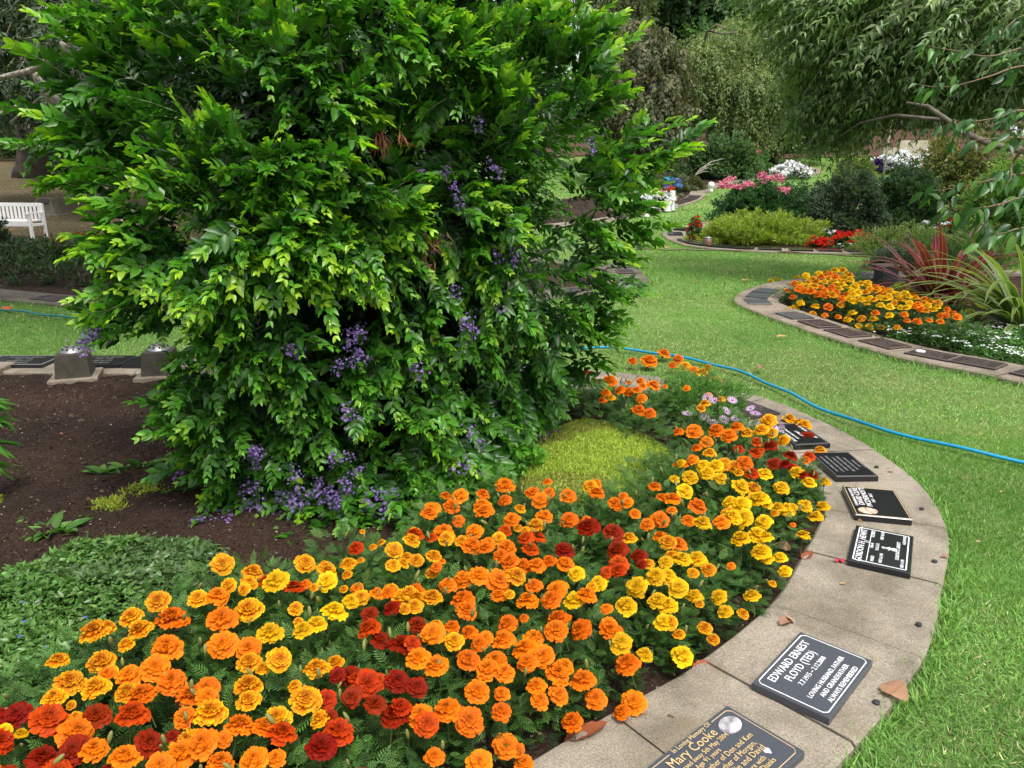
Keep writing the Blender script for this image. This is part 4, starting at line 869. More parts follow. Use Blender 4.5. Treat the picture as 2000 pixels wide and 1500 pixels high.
for x, y, r_, c in _base:      # smaller, lower neighbours in the same clump
    if rng.random() < .32:
        a = rng.uniform(0, 6.28); q = rng.uniform(1.15, 1.7); x2 = x+math.cos(a)*r_*q*1.1; y2 = y+math.sin(a)*r_*q*.8+4
        if not any(math.hypot(x2-f[0], y2-f[1]) < .8*f[2] for f in flowers) and float(SDN(*march(x2, y2, canopy_near)[:2])) > .10: flowers.append((x2, y2, r_*rng.uniform(.6, .92), random.choice([c, c, 'G' if c in 'OY' else c])))
FP = []
for x, y, r_, c in flowers:
    p = march(x, y, canopy_near); p = p + np.array([0, 0, rng.normal(.0, .012)])
    if p[2] < .06: p[2] = .06+.03*rng.random()
    FP.append((p, pxsize(r_, p)*1.0, c))
CN = {'O': 'orange', 'Y': 'yellow', 'G': 'golden', 'R': 'maroon', 'S': 'scarlet'}
OPP = [((.42, 1.3), 'opposite the gold-lettered plaque'), ((.9, 1.9), 'opposite the joint below the grey plaque'), ((1.15, 2.1), 'opposite the white-lettered grey plaque'), ((1.5, 2.6), 'opposite the bare slab'), ((1.75, 3.0), 'opposite the white-framed plaque'),
       ((1.9, 3.5), 'opposite the colour photo plaque'), ((1.95, 4.0), 'opposite the engraved plaque'), ((1.9, 4.6), 'opposite the half hidden plaque'), ((1.5, 5.3), 'opposite the low bronze plaque'), ((1.0, 6.2), 'near the hose and shrub')]
def zone_near(p):
    d = float(SDN(p[0], p[1])); q = min(OPP, key=lambda o: math.hypot(o[0][0]-p[0], o[0][1]-p[1]))[1]
    if p[0] < -.5: q = ('near the ground cover mat' if p[1] < 2.6 else 'near the big shrub foot')
    elif p[0] < .9 and p[1] > 3.2: q = 'in front of the yellow-green mat'
    r_ = 'edging the kerb' if d < .2 else 'second row' if d < .42 else 'third row' if d < .64 else 'fourth row' if d < .86 else 'fifth row' if d < 1.1 else 'deep in the bed' if d < 1.5 else 'far from the kerb'
    return r_+' '+q
NUM = ['no', 'one', 'two', 'three', 'four', 'five', 'six', 'seven', 'eight', 'nine', 'ten']
def what(cols):
    u = sorted(set(cols), key=lambda c: -cols.count(c))[:2]
    return ' and '.join(NUM[min(10, cols.count(c))]+' '+CN[c] for c in u)
def put_head(root, p, r_, c, leanaway=None):
    ob = link('flower_head', random.choice(HEADS[c]), root)
    ob.location = Vector(p)-root.location; ob.scale = (r_, r_, r_*.95)
    toc = nrm(CAMP-np.asarray(p)); az = math.atan2(toc[1], toc[0])
    up = Vector((toc[0]*.35+rng.normal(0, .22), toc[1]*.35+rng.normal(0, .22), 1.0)).normalized()
    ob.rotation_euler = (up.to_track_quat('Z', 'Y') @ Matrix.Rotation(rng.uniform(0, 6.28), 3, 'Z').to_quaternion()).to_euler()
def plants_for(FPs, radius, zonef, edgef, group, kind, folset, hscale=1.0, basez=0.0):
    left = list(range(len(FPs))); roots = []
    while left:
        i = left[int(rng.integers(len(left)))]; c = FPs[i][0]
        mem = [j for j in left if np.linalg.norm(FPs[j][0][:2]-c[:2]) < radius]
        ctr = np.mean([FPs[j][0] for j in mem], 0); left = [j for j in left if j not in mem]
        cols = [FPs[j][2] for j in mem]; top = max(set(cols), key=cols.count)
        z0 = float(terr(ctr[0], ctr[1]))+basez
        d_ = float(edgef(ctr[0], ctr[1]))
        if d_ < .12:      # root in the soil, never on the kerb
            e_ = .02; gd = np.array([float(edgef(ctr[0]+e_, ctr[1])-edgef(ctr[0]-e_, ctr[1])), float(edgef(ctr[0], ctr[1]+e_)-edgef(ctr[0], ctr[1]-e_))]); gd /= np.linalg.norm(gd)+1e-6
            ctr = ctr+np.array([gd[0], gd[1], 0])*(.12-d_)
        root = empty('marigold', (ctr[0], ctr[1], z0), 0, 'marigold, '+what(cols)+', '+zonef(ctr), 'marigold', group)
        f = link('foliage', random.choice(folset), root)
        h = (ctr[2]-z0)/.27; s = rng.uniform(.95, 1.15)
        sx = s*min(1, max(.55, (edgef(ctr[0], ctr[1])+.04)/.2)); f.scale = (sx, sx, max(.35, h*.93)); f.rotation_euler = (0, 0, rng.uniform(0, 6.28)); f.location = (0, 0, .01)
        for j in mem: put_head(root, FPs[j][0], FPs[j][1], FPs[j][2])
        for k in range(int(rng.integers(1, 4))):
            b = link('flower_bud', BUD, root); a = rng.uniform(0, 6.28); rr = rng.uniform(.03, .13); s = rng.uniform(.012, .02)
            b.location = (rr*math.cos(a), rr*math.sin(a), max(.05, (ctr[2]-z0)+rng.uniform(-.01, .025))); b.scale = (s*.8, s*.8, s); b.rotation_euler = (rng.normal(0, .3), rng.normal(0, .3), 0)
        roots.append(ctr)
    return roots
roots = plants_for(FP, .15, zone_near, SDN, 'marigolds in the near flower bed', 'marigold plant with mostly %s heads', FOL)
# leafy plants filling between, few or no flowers
allf = np.array([f[0][:2] for f in FP]); rts = np.array([r_[:2] for r_ in roots]); cnt = 0
gp = np.stack(np.meshgrid(np.arange(-2.2, 2.0, .13), np.arange(1.0, 6.5, .13)), -1).reshape(-1, 2)+rng.normal(0, .025, (((2.0+2.2)/.13).__ceil__()*((5.5)/.13).__ceil__(), 2))
for q in gp:
    if np.min(np.linalg.norm(allf-q, axis=1)) > .17 or np.min(np.linalg.norm(rts-q, axis=1)) < .11: continue
    if float(SDN(*q)) < .15 or (.8 < q[0] < 1.75 and 4.4 < q[1] < 5.35) or (q[1] > 3.7 and q[0] < 1.2): continue
    hs = rng.uniform(.8, .97)
    root = empty('marigold', (q[0], q[1], 0), 0, ('taller' if hs > .885 else 'lower')+' leafy marigold without heads, '+zone_near(q), 'marigold', 'marigolds in the near flower bed')
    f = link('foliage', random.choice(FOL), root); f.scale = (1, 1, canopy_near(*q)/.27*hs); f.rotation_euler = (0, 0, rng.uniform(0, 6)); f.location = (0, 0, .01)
    rts = np.vstack([rts, q]); cnt += 1
print("near marigolds", len(FP), "plants", len(roots), "+", cnt)
# marigolds of the right-hand bed
RB = np.array([(1503, 545), (1530, 524), (1600, 518), (1650, 524), (1668, 548), (1735, 562), (1790, 578), (1830, 590), (1868, 606), (1876, 625), (1850, 632), (1800, 632), (1770, 640), (1690, 645), (1640, 628), (1580, 612), (1535, 612), (1512, 590)], float)
SDR = Grid(sdist('right', [(14, 11.5), (14, 2)]), 1.5, 9, 3, 13, .04)
def canopy_right(x, y):
    d = float(SDR(x, y))
    return .33*(1-math.exp(-max(0, d+.02)/.12)) if d > -.05 else 0.0
cand = []; tries = 0
while tries < 9000:
    tries += 1; x = rng.uniform(1500, 1880); y = rng.uniform(515, 650)
    if not pip(RB, np.array([[x, y]]))[0]: continue
    # thins out towards the lower right
    dens = 1.0 if (y < 560+(x-1500)*.16) else .30
    if rng.random() > dens: continue
    if any(((x-f[0])/1.0)**2+((y-f[1])/.62)**2 < (11.5 if dens == 1 else 21)**2 for f in cand): continue
    c = 'O' if rng.random() < .62 else ('G' if rng.random() < .5 else 'Y')
    if vnoise(x/40., y/18., 1.0) > .56 and x < 1840: c = 'Y' if rng.random() < .75 else 'G'
    if x > 1835: c = 'O'
    cand.append((x, y, rng.uniform(7.2, 9.8), c))
FR = [(march(x, y, canopy_right), c, r_) for x, y, r_, c in cand]
FR = [(p+[0, 0, rng.normal(0, .012)], pxsize(r_, p), c) for p, c, r_ in FR if p[1] < 11.2]
FOLR = [fol_mesh(20+i, 170, .20, .25, .8) for i in range(4)]
def zr(p):
    d = float(SDR(p[0], p[1])); y = p[1]
    k = 'by the kerb bend' if y > 9.3 else 'opposite the bend plaques' if y > 8.5 else 'opposite the purplish plaque' if y > 7.6 else 'opposite the speckled plaque' if y > 6.9 else 'near the white-flowered carpet'
    return ('edging the right bed ' if d < .25 else 'second row in the right bed, ' if d < .55 else 'third row of the right bed ' if d < .85 else 'back rows of the right bed ')+k
rr_ = plants_for(FR, .24, zr, SDR, 'marigolds in the right flower bed', 'marigold plant with %s heads', FOLR)
rts = np.array([r_[:2] for r_ in rr_]); allf = np.array([f[0][:2] for f in FR])
for x in np.arange(2.9, 5.2, .2):
    for y in np.arange(6.3, 11, .22):
        q = np.array([x, y])+rng.normal(0, .04, 2)
        if np.min(np.linalg.norm(allf-q, axis=1)) > .27 or np.min(np.linalg.norm(rts-q, axis=1)) < .17 or canopy_right(*q) < .12: continue
        root = empty('marigold', (q[0], q[1], 0), 0, 'leafy marigold without heads, '+zr(q), 'marigold', 'marigolds in the right flower bed')
        f = link('foliage', random.choice(FOLR), root); f.scale = (1, 1, canopy_right(*q)/.3); f.rotation_euler = (0, 0, rng.uniform(0, 6)); f.location = (0, 0, .01)
print("right marigolds", len(FR))
# ------------------------------------------------------------ ground covers and small plants near by
def poly_px(pts, h=0.0): return np.array([G(x, y, h)[:2] for x, y in pts])
def sample_poly(poly, n):
    lo, hi = poly.min(0), poly.max(0); out = np.zeros((0, 2))
    while len(out) < n:
        q = rng.uniform(lo, hi, (n*2, 2)); out = np.vstack([out, q[pip(poly, q)]])
    return out[:n]
def cover(name, label, cat, poly, n, h, leafL, asp, cols, T, mat, up=.8, edge=.12, stuff=False, extra=None, lump=6.0, base=.012):
    q = sample_poly(poly, n); d = dist_poly(np.vstack([poly, poly[:1]]), q); e = np.clip(d/edge, 0, 1)**.6
    hh = h*e*(.45+.9*vnoise(q[:, 0], q[:, 1], lump)); f = rng.uniform(.25, 1, n)**.5
    keep = (rng.random(n) < .35+.65*e); q, hh, f, e = q[keep], hh[keep], f[keep], e[keep]; n = len(q)
    z = terr(q[:, 0], q[:, 1])+base+hh*f
    P = np.column_stack([q, z]); D = rng.normal(0, 1, (n, 3)); D[:, 2] = abs(D[:, 2])*up+.1
    N = np.array([0, 0, 1.0])+rng.normal(0, .5, (n, 3))
    C = lerp(cols[0], cols[1], np.clip(f+rng.normal(0, .2, n), 0, 1))
    if extra is not None:
        m = vnoise(q[:, 0]+4, q[:, 1], 3.5) > .62; C[m] = C[m]*.5+np.array(extra)*.5
    L = leafL*rng.uniform(.6, 1.25, n)
    c = poly.mean(0); zc = float(terr(*c)); off_ = np.array([c[0], c[1], zc])
    o = link(name, leafmesh(name, T, P-off_, D, N, L, L*asp, varc(C, .16), M[mat])); o.location = off_
    o['label'] = label; o['category'] = cat
    if stuff: o['kind'] = 'stuff'
    return o
# creeping yellow-green mat with its soft mound
sd = poly_px([(985, 925), (1030, 880), (1075, 848), (1150, 838), (1235, 850), (1290, 880), (1330, 920), (1335, 960), (1260, 1010), (1120, 1020), (1000, 985)])
def mound(name, poly, h, mat, parent=None, step=.03, edge=.2):
    lo, hi = poly.min(0)-.05, poly.max(0)+.05; xs = np.arange(lo[0], hi[0], step); ys = np.arange(lo[1], hi[1], step)
    X, Y = np.meshgrid(xs, ys); p = np.stack([X.ravel(), Y.ravel()], 1); ins = pip(poly, p); d = dist_poly(np.vstack([poly, poly[:1]]), p)*np.where(ins, 1, -1)
    Z = terr(p[:, 0], p[:, 1])+.01+h*(1-np.exp(-np.clip(d, 0, 9)/edge))+np.clip(d, -1, 0)*.3+(.03*vnoise(p[:, 0], p[:, 1], 7)+.02*vnoise(p[:, 0], p[:, 1], 19))*(d > 0)
    i = np.arange(len(p)).reshape(len(ys), len(xs)); F = np.stack([i[:-1, :-1].ravel(), i[:-1, 1:].ravel(), i[1:, 1:].ravel(), i[1:, :-1].ravel()], 1)
    F = F[d[F].min(1) > -.05]; u, inv = np.unique(F, return_inverse=True); V = np.column_stack([p, Z])[u]
    return V, inv.reshape(-1, 4)
M['sedum'] = simple("sedum_mat", (.24, .27, .05), .9, .1, var=.5, scale=40)
V, F = mound('mat', sd, .13, M['sedum'])
ms = link('stonecrop_mat', mesh_np('stonecrop_mat', V, F, True, None, [M['sedum']])); ms['label'] = 'soft yellow-green creeping mat mounding between shrub and marigolds'; ms['category'] = 'ground cover'
fi = rng.integers(0, len(F), 26000); w_ = rng.dirichlet((1, 1, 1, 1), 26000); P = (V[F[fi]]*w_[:, :, None]).sum(1)
D = rng.normal(0, .6, (26000, 3)); D[:, 2] = abs(D[:, 2])+.5; C = lerp((.26, .38, .04), (.52, .62, .10), rng.random(26000)); dryp = vnoise(P[:, 0], P[:, 1], 5.0) > .6
C[dryp] = C[dryp]*.55+np.array([.24, .17, .07])*.6*rng.uniform(.3, 1, (dryp.sum(), 1))
link('sprigs', leafmesh('sprigs', TL_RH, P, D, rnd_dir(26000), rng.uniform(.012, .03, 26000), .005, varc(C, .15), M['matte_leaf']), ms, None, kind='stuff')
for k, pts in enumerate([[(175, 1000), (250, 985), (262, 1005), (240, 1020), (180, 1022)], [(230, 975), (300, 958), (360, 965), (365, 980), (300, 992), (232, 995)], [(-30, 975), (15, 985), (15, 1002), (-30, 1010)]]):
    cover('stonecrop_patch', ['small yellow-green creeping patch on the soil, nearer of two', 'small yellow-green creeping patch under the shrub edge', 'creeping yellow-green patch cut by the left picture edge'][k], 'ground cover', poly_px(pts), 1500, .05, .03, .22, ((.14, .20, .02), (.34, .40, .05)), TL_RH, 'matte_leaf', 1.0, .06)
gc = poly_px([(-160, 1210), (0, 1170), (60, 1150), (120, 1108), (230, 1072), (300, 1060), (400, 1078), (455, 1092), (450, 1130), (400, 1180), (275, 1235), (215, 1295), (155, 1360), (75, 1430), (0, 1460), (-160, 1480)])
cover('ground_cover', 'mat of small dark green leaves with tiny blue flowers, edging the bare soil', 'ground cover', gc, 15000, .12, .030, .52, ((.025, .07, .018), (.14, .28, .065)), TL_LAN, 'leaf', .5, .12, True, (.10, .14, .07))
q = sample_poly(gc, 16); P = np.column_stack([q, np.full(16, .13)]); P = np.repeat(P, 5, 0); a = np.tile(np.arange(5)*1.257, 16)
o = link('blue_flowers', leafmesh('blue_flowers', TL_RH, P, np.column_stack([np.cos(a), np.sin(a), np.full(80, .3)]), np.tile([0, 0, 1.0], (80, 1)), .009, .006, np.tile([.12, .16, .55], (80, 1)), M['petal']), bpy.data.objects['ground_cover'], None, kind='stuff')
o.location = -bpy.data.objects['ground_cover'].location
# fresh weeds
def rosette(px, n, L, W, label, h=.02, col=((.04, .11, .02), (.13, .28, .05)), T=TL_OV, name='weed'):
    p = G(*px); a = rng.uniform(0, 6.28, n); el = rng.uniform(.1, .9, n); D = np.column_stack([np.cos(a), np.sin(a), el])
    P = np.tile([0, 0, h], (n, 1))+rng.normal(0, .008, (n, 3)); l = L*rng.uniform(.6, 1.1, n)
    o = link(name, leafmesh(name, T, P, D, np.array([0, 0, 1.0])+rng.normal(0, .2, (n, 3)), l, l*W, varc(lerp(col[0], col[1], rng.random(n)), .1), M['matte_leaf']))
    o.location = (p[0], p[1], float(terr(p[0], p[1]))+.012); o['label'] = label; o['category'] = 'weed'; return o
for a in (((38, 1048), 14, .07, .42, 'small pale green weed on the soil, left of a bigger one'), ((98, 1062), 20, .13, .42, 'pale green weed rosette on soil beside the ground cover'), ((132, 1058), 14, .12, .4, 'second pale rosette growing against its right neighbour'), ((200, 938), 6, .13, .6, 'dark broad-leaved weed alone on the soil left of the shrub'),
          ((240, 932), 12, .1, .5, 'broad-leaved seedling at the left foot of the shrub'), ((280, 928), 16, .11, .5, 'leafy seedling tucked under the left shrub edge'), ((325, 920), 16, .1, .5, 'leafy seedling nearest the left shrub edge'), ((163, 922), 5, .04, .6, 'tiny clover-like weed on the dark soil'), ((532, 1052), 9, .04, .6, 'tiny pale weed on dark soil beneath the shrub'),
          ((165, 1030), 8, .05, .5, 'tiny weed between soil and yellow-green patch'), ((395, 1030), 14, .06, .6, 'low pale clover weed by the shrub foot'), ((560, 1085), 7, .04, .6, 'tiny weed by the marigold edge')):
    rosette(*a)
# strappy and leafy bits at the left edge
for k, (px, hz) in enumerate((((4, 820), .25), ((8, 870), .15), ((2, 790), .35), ((3, 910), .1))):
    p = at(px[0]-8, px[1], 3.4); a = rng.uniform(-.6, .6, 5); n = 5
    o = link('leaf_spray', leafmesh('leaf_spray', TL_LAN, np.zeros((n, 3)), np.column_stack([np.cos(a), np.sin(a), rng.normal(0, .25, n)]), np.tile([0, 0, 1.0], (n, 1)), .14, .045, varc(np.tile([.08, .24, .03], (n, 1)), .1), M['leaf']))
    o.location = (p[0]-.06, p[1], p[2]); o['label'] = ['narrow bright leaves poking in at the left edge over soil', 'second bright leaf spray at the left edge', 'upper leaf spray at the left edge by the kerb', 'lowest leaf spray at the left edge'][k]; o['category'] = 'leaves'
    stm = MB(); stm.tube([(-.9, -.1, -p[2]+.02), (-.5, 0, -.1), (0, 0, 0)], .006, 5); stm.build('stem', M['stem'], o)
# daisy clump
dc = G(1310, 850)[:2]
dc = np.array([1.22, 4.86])
def dome(n, rx, ry, h, low=.1, shell=.35):
    ph = rng.uniform(0, 6.283, n); u = rng.uniform(low, 1, n); rr = np.sqrt(1-(u*.98)**2)
    lum = .86+.22*np.sin(ph*3+u*4+rx*7)*np.sin(u*6+1.3)+.08*np.sin(ph*7+3)
    s = (1-shell*rng.random(n)**1.5)*lum
    P = np.stack([np.cos(ph)*rr*rx*s, np.sin(ph)*rr*ry*s, u*h*s], 1); D = np.stack([np.cos(ph)*rr/rx, np.sin(ph)*rr/ry, u/h*1.0], 1); return P, nrm(D), s/lum
def bush(name, label, cat, c, rx, ry, h, n, Lsh, npair, leafL, asp, cols, T=TL_RH, mat='matte_leaf', droop=.15, group=None, z0=None, shell=.45, low=.05, flow=None, upd=.3, spiral=True, stems=True, kind=None):
    """a shrub: leafy shoots all over an uneven dome, stems to the ground, flowers if any"""
    if z0 is None: z0 = float(terr(c[0], c[1]))
    root = empty(name, (c[0], c[1], z0), 0, label, cat, group)
    P, D, s = dome(n, rx, ry, h, low, shell); D = nrm(D+rng.normal(0, .35, (n, 3))+[0, 0, upd])
    L = Lsh*rng.uniform(.6, 1.2, n)
    p, d, nn, l, w, age, sid, pos = shoots(P-D*L[:, None]*.6, D, L, npair, leafL*rng.uniform(.8, 1.15, n), asp, droop, spiral=spiral, tipscale=.6)
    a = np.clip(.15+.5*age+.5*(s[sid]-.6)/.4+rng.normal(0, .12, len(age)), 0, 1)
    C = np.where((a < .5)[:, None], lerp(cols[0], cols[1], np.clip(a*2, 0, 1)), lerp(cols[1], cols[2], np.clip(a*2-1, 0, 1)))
    k = p[:, 2] > .01
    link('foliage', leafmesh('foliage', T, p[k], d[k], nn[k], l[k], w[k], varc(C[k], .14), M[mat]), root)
    if stems:
        m = MB()
        for i in range(7):
            a = rng.uniform(0, 6.28); m.tube([(.03*math.cos(a), .03*math.sin(a), -.03), (rx*.3*math.cos(a), ry*.3*math.sin(a), h*.35), (rx*.6*math.cos(a), ry*.6*math.sin(a), h*.72)], [.02+.012*h, .014+.006*h, .005], 5)
        m.build('stem', M['bark'], root)
    return root
root = bush('daisy_bush', 'rounded green clump with narrow leaves and lilac pink daisies', 'daisy bush', dc, .36, .42, .30, 1500, .07, 5, .034, .2, ((.04, .11, .025), (.10, .24, .045), (.18, .38, .08)), TL_RH, upd=.7)
def daisy():
    V = []; F = []; C = []
    for i in range(14):
        a = i*2*math.pi/14; o = len(V); ca, sa = math.cos(a), math.sin(a)
        for x, y, z in ((.2, .07, 0), (.2, -.07, 0), (1, .1, .12), (1, -.1, .12)): V.append((x*ca-y*sa, x*sa+y*ca, z))
        F.append((o, o+1, o+3, o+2)); C += [(.62, .38, .62)]*2+[(.75, .50, .74)]*2
    o = len(V)
    for i in range(8): a = i*math.pi/4; V.append((.24*math.cos(a), .24*math.sin(a), .06)); C.append((.12, .05, .14))
    for i in range(0, 6, 2): F.append((o, o+i+1, o+i+2, o+min(i+3, 7)))
    o = len(V)
    for z in (0, -5):
        for i in range(4): a = i*math.pi/2; V.append((.05*math.cos(a), .05*math.sin(a), z)); C.append((.09, .16, .05))
    for i in range(4): F.append((o+i, o+(i+1) % 4, o+4+(i+1) % 4, o+4+i))
    return mesh_np('daisy_flower', np.array(V), np.array(F), False, np.array(C), [M['petal']])
DY = daisy()
for x, y in ((1396, 783), (1382, 777), (1343, 808), (1375, 814), (1414, 820), (1436, 818), (1419, 803), (1392, 825), (1430, 782), (1466, 798), (1475, 808), (1490, 830), (1502, 833), (1512, 838), (1525, 838)):
    p = march(x, y, lambda a, b: .34*math.exp(-((a-dc[0])**2+(b-dc[1])**2)/.5)); ob = link('daisy_flower', DY, root)
    ob.location = (p[0]-dc[0], p[1]-dc[1], p[2]); s = rng.uniform(.028, .034); ob.scale = (s, s, s); ob.rotation_euler = (rng.uniform(.1, .6), rng.normal(0, .3), 0)
fresh = G(960, 935)
bush('leafy_shrublet', 'fresh green fine-leaved growth between the big shrub and the yellow-green mat', 'shrub', (-.08, 3.72), .28, .24, .26, 420, .12, 6, .05, .45, ((.02, .08, .015), (.07, .22, .03), (.16, .38, .04)), TL_OV, 'leaf')
bush('leafy_shrublet', 'low fresh green growth behind the orange marigolds at the shrub foot', 'shrub', (-.28, 3.42), .30, .22, .26, 450, .12, 6, .05, .45, ((.02, .08, .015), (.07, .22, .03), (.16, .38, .04)), TL_OV, 'leaf')
wc = poly_px([(1700, 672), (1760, 650), (1820, 652), (1870, 650), (1900, 658), (1960, 655), (2040, 665), (2060, 740), (1960, 718), (1850, 690), (1760, 672)])
cover('ground_cover', 'green carpet starred with tiny white flowers beside the right kerb', 'ground cover', wc, 9000, .10, .04, .4, ((.03, .09, .02), (.10, .24, .05)), TL_RH, 'matte_leaf', .5, .2, True)
q = sample_poly(wc, 420); q = q[(vnoise(q[:, 0], q[:, 1], 2.5) > .35)]; P = np.column_stack([q, terr(q[:, 0], q[:, 1])+.10+rng.uniform(0, .03, len(q))]); P = np.repeat(P, 2, 0); a = rng.uniform(0, 6.28, len(P))
w2 = link('white_flowers', leafmesh('white_flowers', TL_RH, P, np.column_stack([np.cos(a), np.sin(a), np.full(len(P), .2)]), np.tile([0, -.5, 1.0], (len(P), 1)), .024, .018, np.tile([.8, .82, .78], (len(P), 1)), M['petal']), bpy.data.objects['ground_cover.001'], None, kind='stuff')
w2.location = -bpy.data.objects['ground_cover.001'].location
for k, pts in enumerate([[(1735, 568), (1760, 560), (1800, 566), (1810, 582), (1770, 586)], [(1870, 600), (1900, 588), (1950, 600), (1960, 622), (1890, 625)]]):
    cover('stonecrop_patch', ['lime green creeping patch behind the marigolds at the red spiky plant', 'lime green creeping patch between the two spiky plants'][k], 'ground cover', poly_px(pts), 4000, .12, .03, .3, ((.18, .26, .02), (.42, .50, .06)), TL_RH, 'matte_leaf', 1.0, .15)

# ------------------------------------------------------------ spiky strap-leaved plants
def blade_mesh(seed, bend, c0, c1, ce, fold=.25, name='leaf'):
    r = np.random.default_rng(seed); V = []; F = []; C = []; n = 9; a = 1.35; x = z = 0.0
    for i in range(n+1):
        t = i/n; w = (.5+.6*t if t < .35 else .71*(1-((t-.35)/.65)**2.2))
        for k, s in enumerate((-1, -.55, .55, 1)):
            V.append((x, s*w, z+abs(s)*fold*w*.04)); C.append(ce if k in (0, 3) else tuple(c0[j]*(1-t)+c1[j]*t for j in range(3)))
        a -= bend*(.3+1.9*t)/n*r.uniform(.7, 1.3); x += math.cos(a)/n; z += math.sin(a)/n
    for i in range(n):
        for k in range(3): F.append((i*4+k, i*4+k+1, i*4+k+5, i*4+k+4))
    return mesh_np(name, np.array(V), np.array(F), True, np.array(C), [M['leaf']])
def strap_plant(label, c, n, L, W, meshes, spread=.9, bias=None, name='flax_plant', z=None, group=None, cat='flax plant'):
    z = float(terr(c[0], c[1]))+.01 if z is None else z
    root = empty(name, (c[0], c[1], z), 0, label, cat, group)
    for i in range(n):
        o = link('leaf', random.choice(meshes), root); az = rng.uniform(0, 6.28)
        if bias is not None and rng.random() < .4: az = bias+rng.normal(0, .5)
        l = L*rng.uniform(.55, 1.1); tilt = rng.uniform(0, spread)
        o.scale = (l, W*.5, l); o.location = (.05*math.cos(az)*L, .05*math.sin(az)*L, 0)
        o.rotation_euler = (rng.normal(0, .12), tilt*.75, az)
    return root
RED = [blade_mesh(i, b, (.08, .014, .016), (.20, .04, .045), (.36, .12, .12)) for i, b in enumerate((.3, .6, .9, 1.3, 1.8, 1.1))]
GRN = [blade_mesh(i+9, b, (.05, .12, .03), (.17, .26, .06), (.42, .44, .20)) for i, b in enumerate((.6, 1.0, 1.5, 2.0, 1.3))]
p = G(1835, 603); strap_plant('spiky plant with arching dark red strap leaves behind the marigolds', (p[0], p[1]), 110, 1.22, .085, RED, .95)
p = G(1985, 655); strap_plant('spiky plant with long green cream-edged strap leaves at the right edge', (p[0]+.15, p[1]+.1), 100, 1.35, .085, GRN, 1.3, math.pi)
IRS = [blade_mesh(i+19, b, (.03, .09, .02), (.09, .22, .05), (.10, .22, .06)) for i, b in enumerate((.4, .9, 1.4))]
DRK = [blade_mesh(i+29, b, (.02, .045, .015), (.045, .08, .03), (.06, .10, .04)) for i, b in enumerate((.8, 1.4, 2.2))]
for k, (x, y) in enumerate(((35, 562), (95, 558), (165, 562), (200, 545), (130, 540), (60, 535), (10, 540))):
    p = G(x, y); strap_plant('dark grassy clump in the shaded bed, '+['left end of the front row', 'second in the front row', 'front row beside the shrub', 'under the shrub branches', 'middle of the back row', 'back row left', 'at the picture edge'][k], (p[0], p[1]), 34, .42, .018, DRK, 1.0, name='grass_clump', cat='grass clump')
p = G(190, 500); fl = strap_plant('dark broad strap leaves with a few red blooms behind the shaded bed', (p[0], p[1]), 34, .75, .07, DRK, 1.1, name='lily_clump', cat='lily clump')
def flowers_on(root, pts, n, r_, col, size, T=TL_RH, name='blossom', mat='petal', spread=.7):
    """ball-like flower heads, each its own part"""
    me = []
    for v in range(3):
        m_ = n; d = rnd_dir(m_); d[:, 2] = abs(d[:, 2])*.9; pp = d*rng.uniform(.5, 1, (m_, 1)); C = np.tile(col, (m_, 1))
        me.append(leafmesh(name, T, pp, rnd_dir(m_)+d*.4, d+rng.normal(0, .3, (m_, 3)), size, size*.8, varc(C, .12), M[mat]))
    for q in pts:
        o = link(name, random.choice(me), root); o.location = Vector(q)-root.location; s = r_*rng.uniform(.8, 1.25); o.scale = (s, s, s*.8); o.rotation_euler = (0, 0, rng.uniform(0, 6))
flowers_on(fl, [at(x, y, 12.6) for x, y in ((128, 468), (142, 463), (155, 462), (168, 465), (180, 463))], 60, .085, (.50, .02, .01), .5)
for k, (x, y) in enumerate(((1725, 487), (1755, 485), (1780, 490), (1705, 478))):
    p = G(x, y); strap_plant('low green strap-leaved clump in the middle bed, '+['just right of the red flowers', 'second from the red flowers', 'beside the feathery shrub', 'behind the other clumps'][k], (p[0], p[1]), 26, .42, .03, IRS, 1.0, name='grass_clump', cat='grass clump')
for k, (x, y) in enumerate(((1308, 342), (1325, 340), (1340, 345), (1295, 350))):
    p = G(x, y); strap_plant('upright green iris leaves in the far bed, '+['left of the middle', 'in the middle', 'right beside the twisted shrub', 'nearest the big shrub'][k], (p[0], p[1]), 40, 1.2, .06, IRS, .4, name='iris_clump', cat='iris clump')

# ------------------------------------------------------------ bedding flowers and shrubs beyond
def mound_flowers(label, px, rx, ry, h, col, nh, fr, leafcols=((.02, .05, .015), (.04, .1, .03), (.08, .16, .05)), cat='bedding flowers', name='bedding_plant', Y=None):
    p = G(*px) if Y is None else at(px[0], px[1], Y)
    root = bush(name, label, cat, (p[0], p[1]), rx, ry, h, int(160+rx*ry*300), .1, 3, .06, .6, leafcols, TL_RH, stems=False, z0=None if Y is None else p[2])
    P, D, s = dome(nh, rx, ry, h*1.05, .15, .08); flowers_on(root, [np.array(q)+np.array(root.location) for q in P], 26, fr, col, .7)
    return root
mound_flowers('low mound of scarlet flowers, left of the white blooms in the middle bed', (1597, 484), .30, .22, .2, (.62, .010, .012), 42, .05)
mound_flowers('small mound of white flowers between two scarlet patches', (1612, 474), .18, .15, .30, (.8, .8, .8), 20, .05)
mound_flowers('wide mound of scarlet flowers in front of the dark round bush', (1660, 482), .48, .28, .30, (.62, .010, .012), 90, .05)
mound_flowers('few white blooms low among the scarlet mound', (1650, 488), .14, .10, .12, (.8, .8, .78), 8, .035)
mound_flowers('white blooms in front of the second dark round bush', (1822, 458), .42, .2, .30, (.8, .8, .8), 18, .07)
mound_flowers('dark red blooms beside the white ones under the hanging leaves', (1862, 462), .35, .2, .30, (.35, .010, .02), 18, .06)
mound_flowers('scarlet flowers on a small plant at the kerb bend beside the juniper', (1356, 474), .16, .16, .55, (.68, .02, .01), 16, .05)
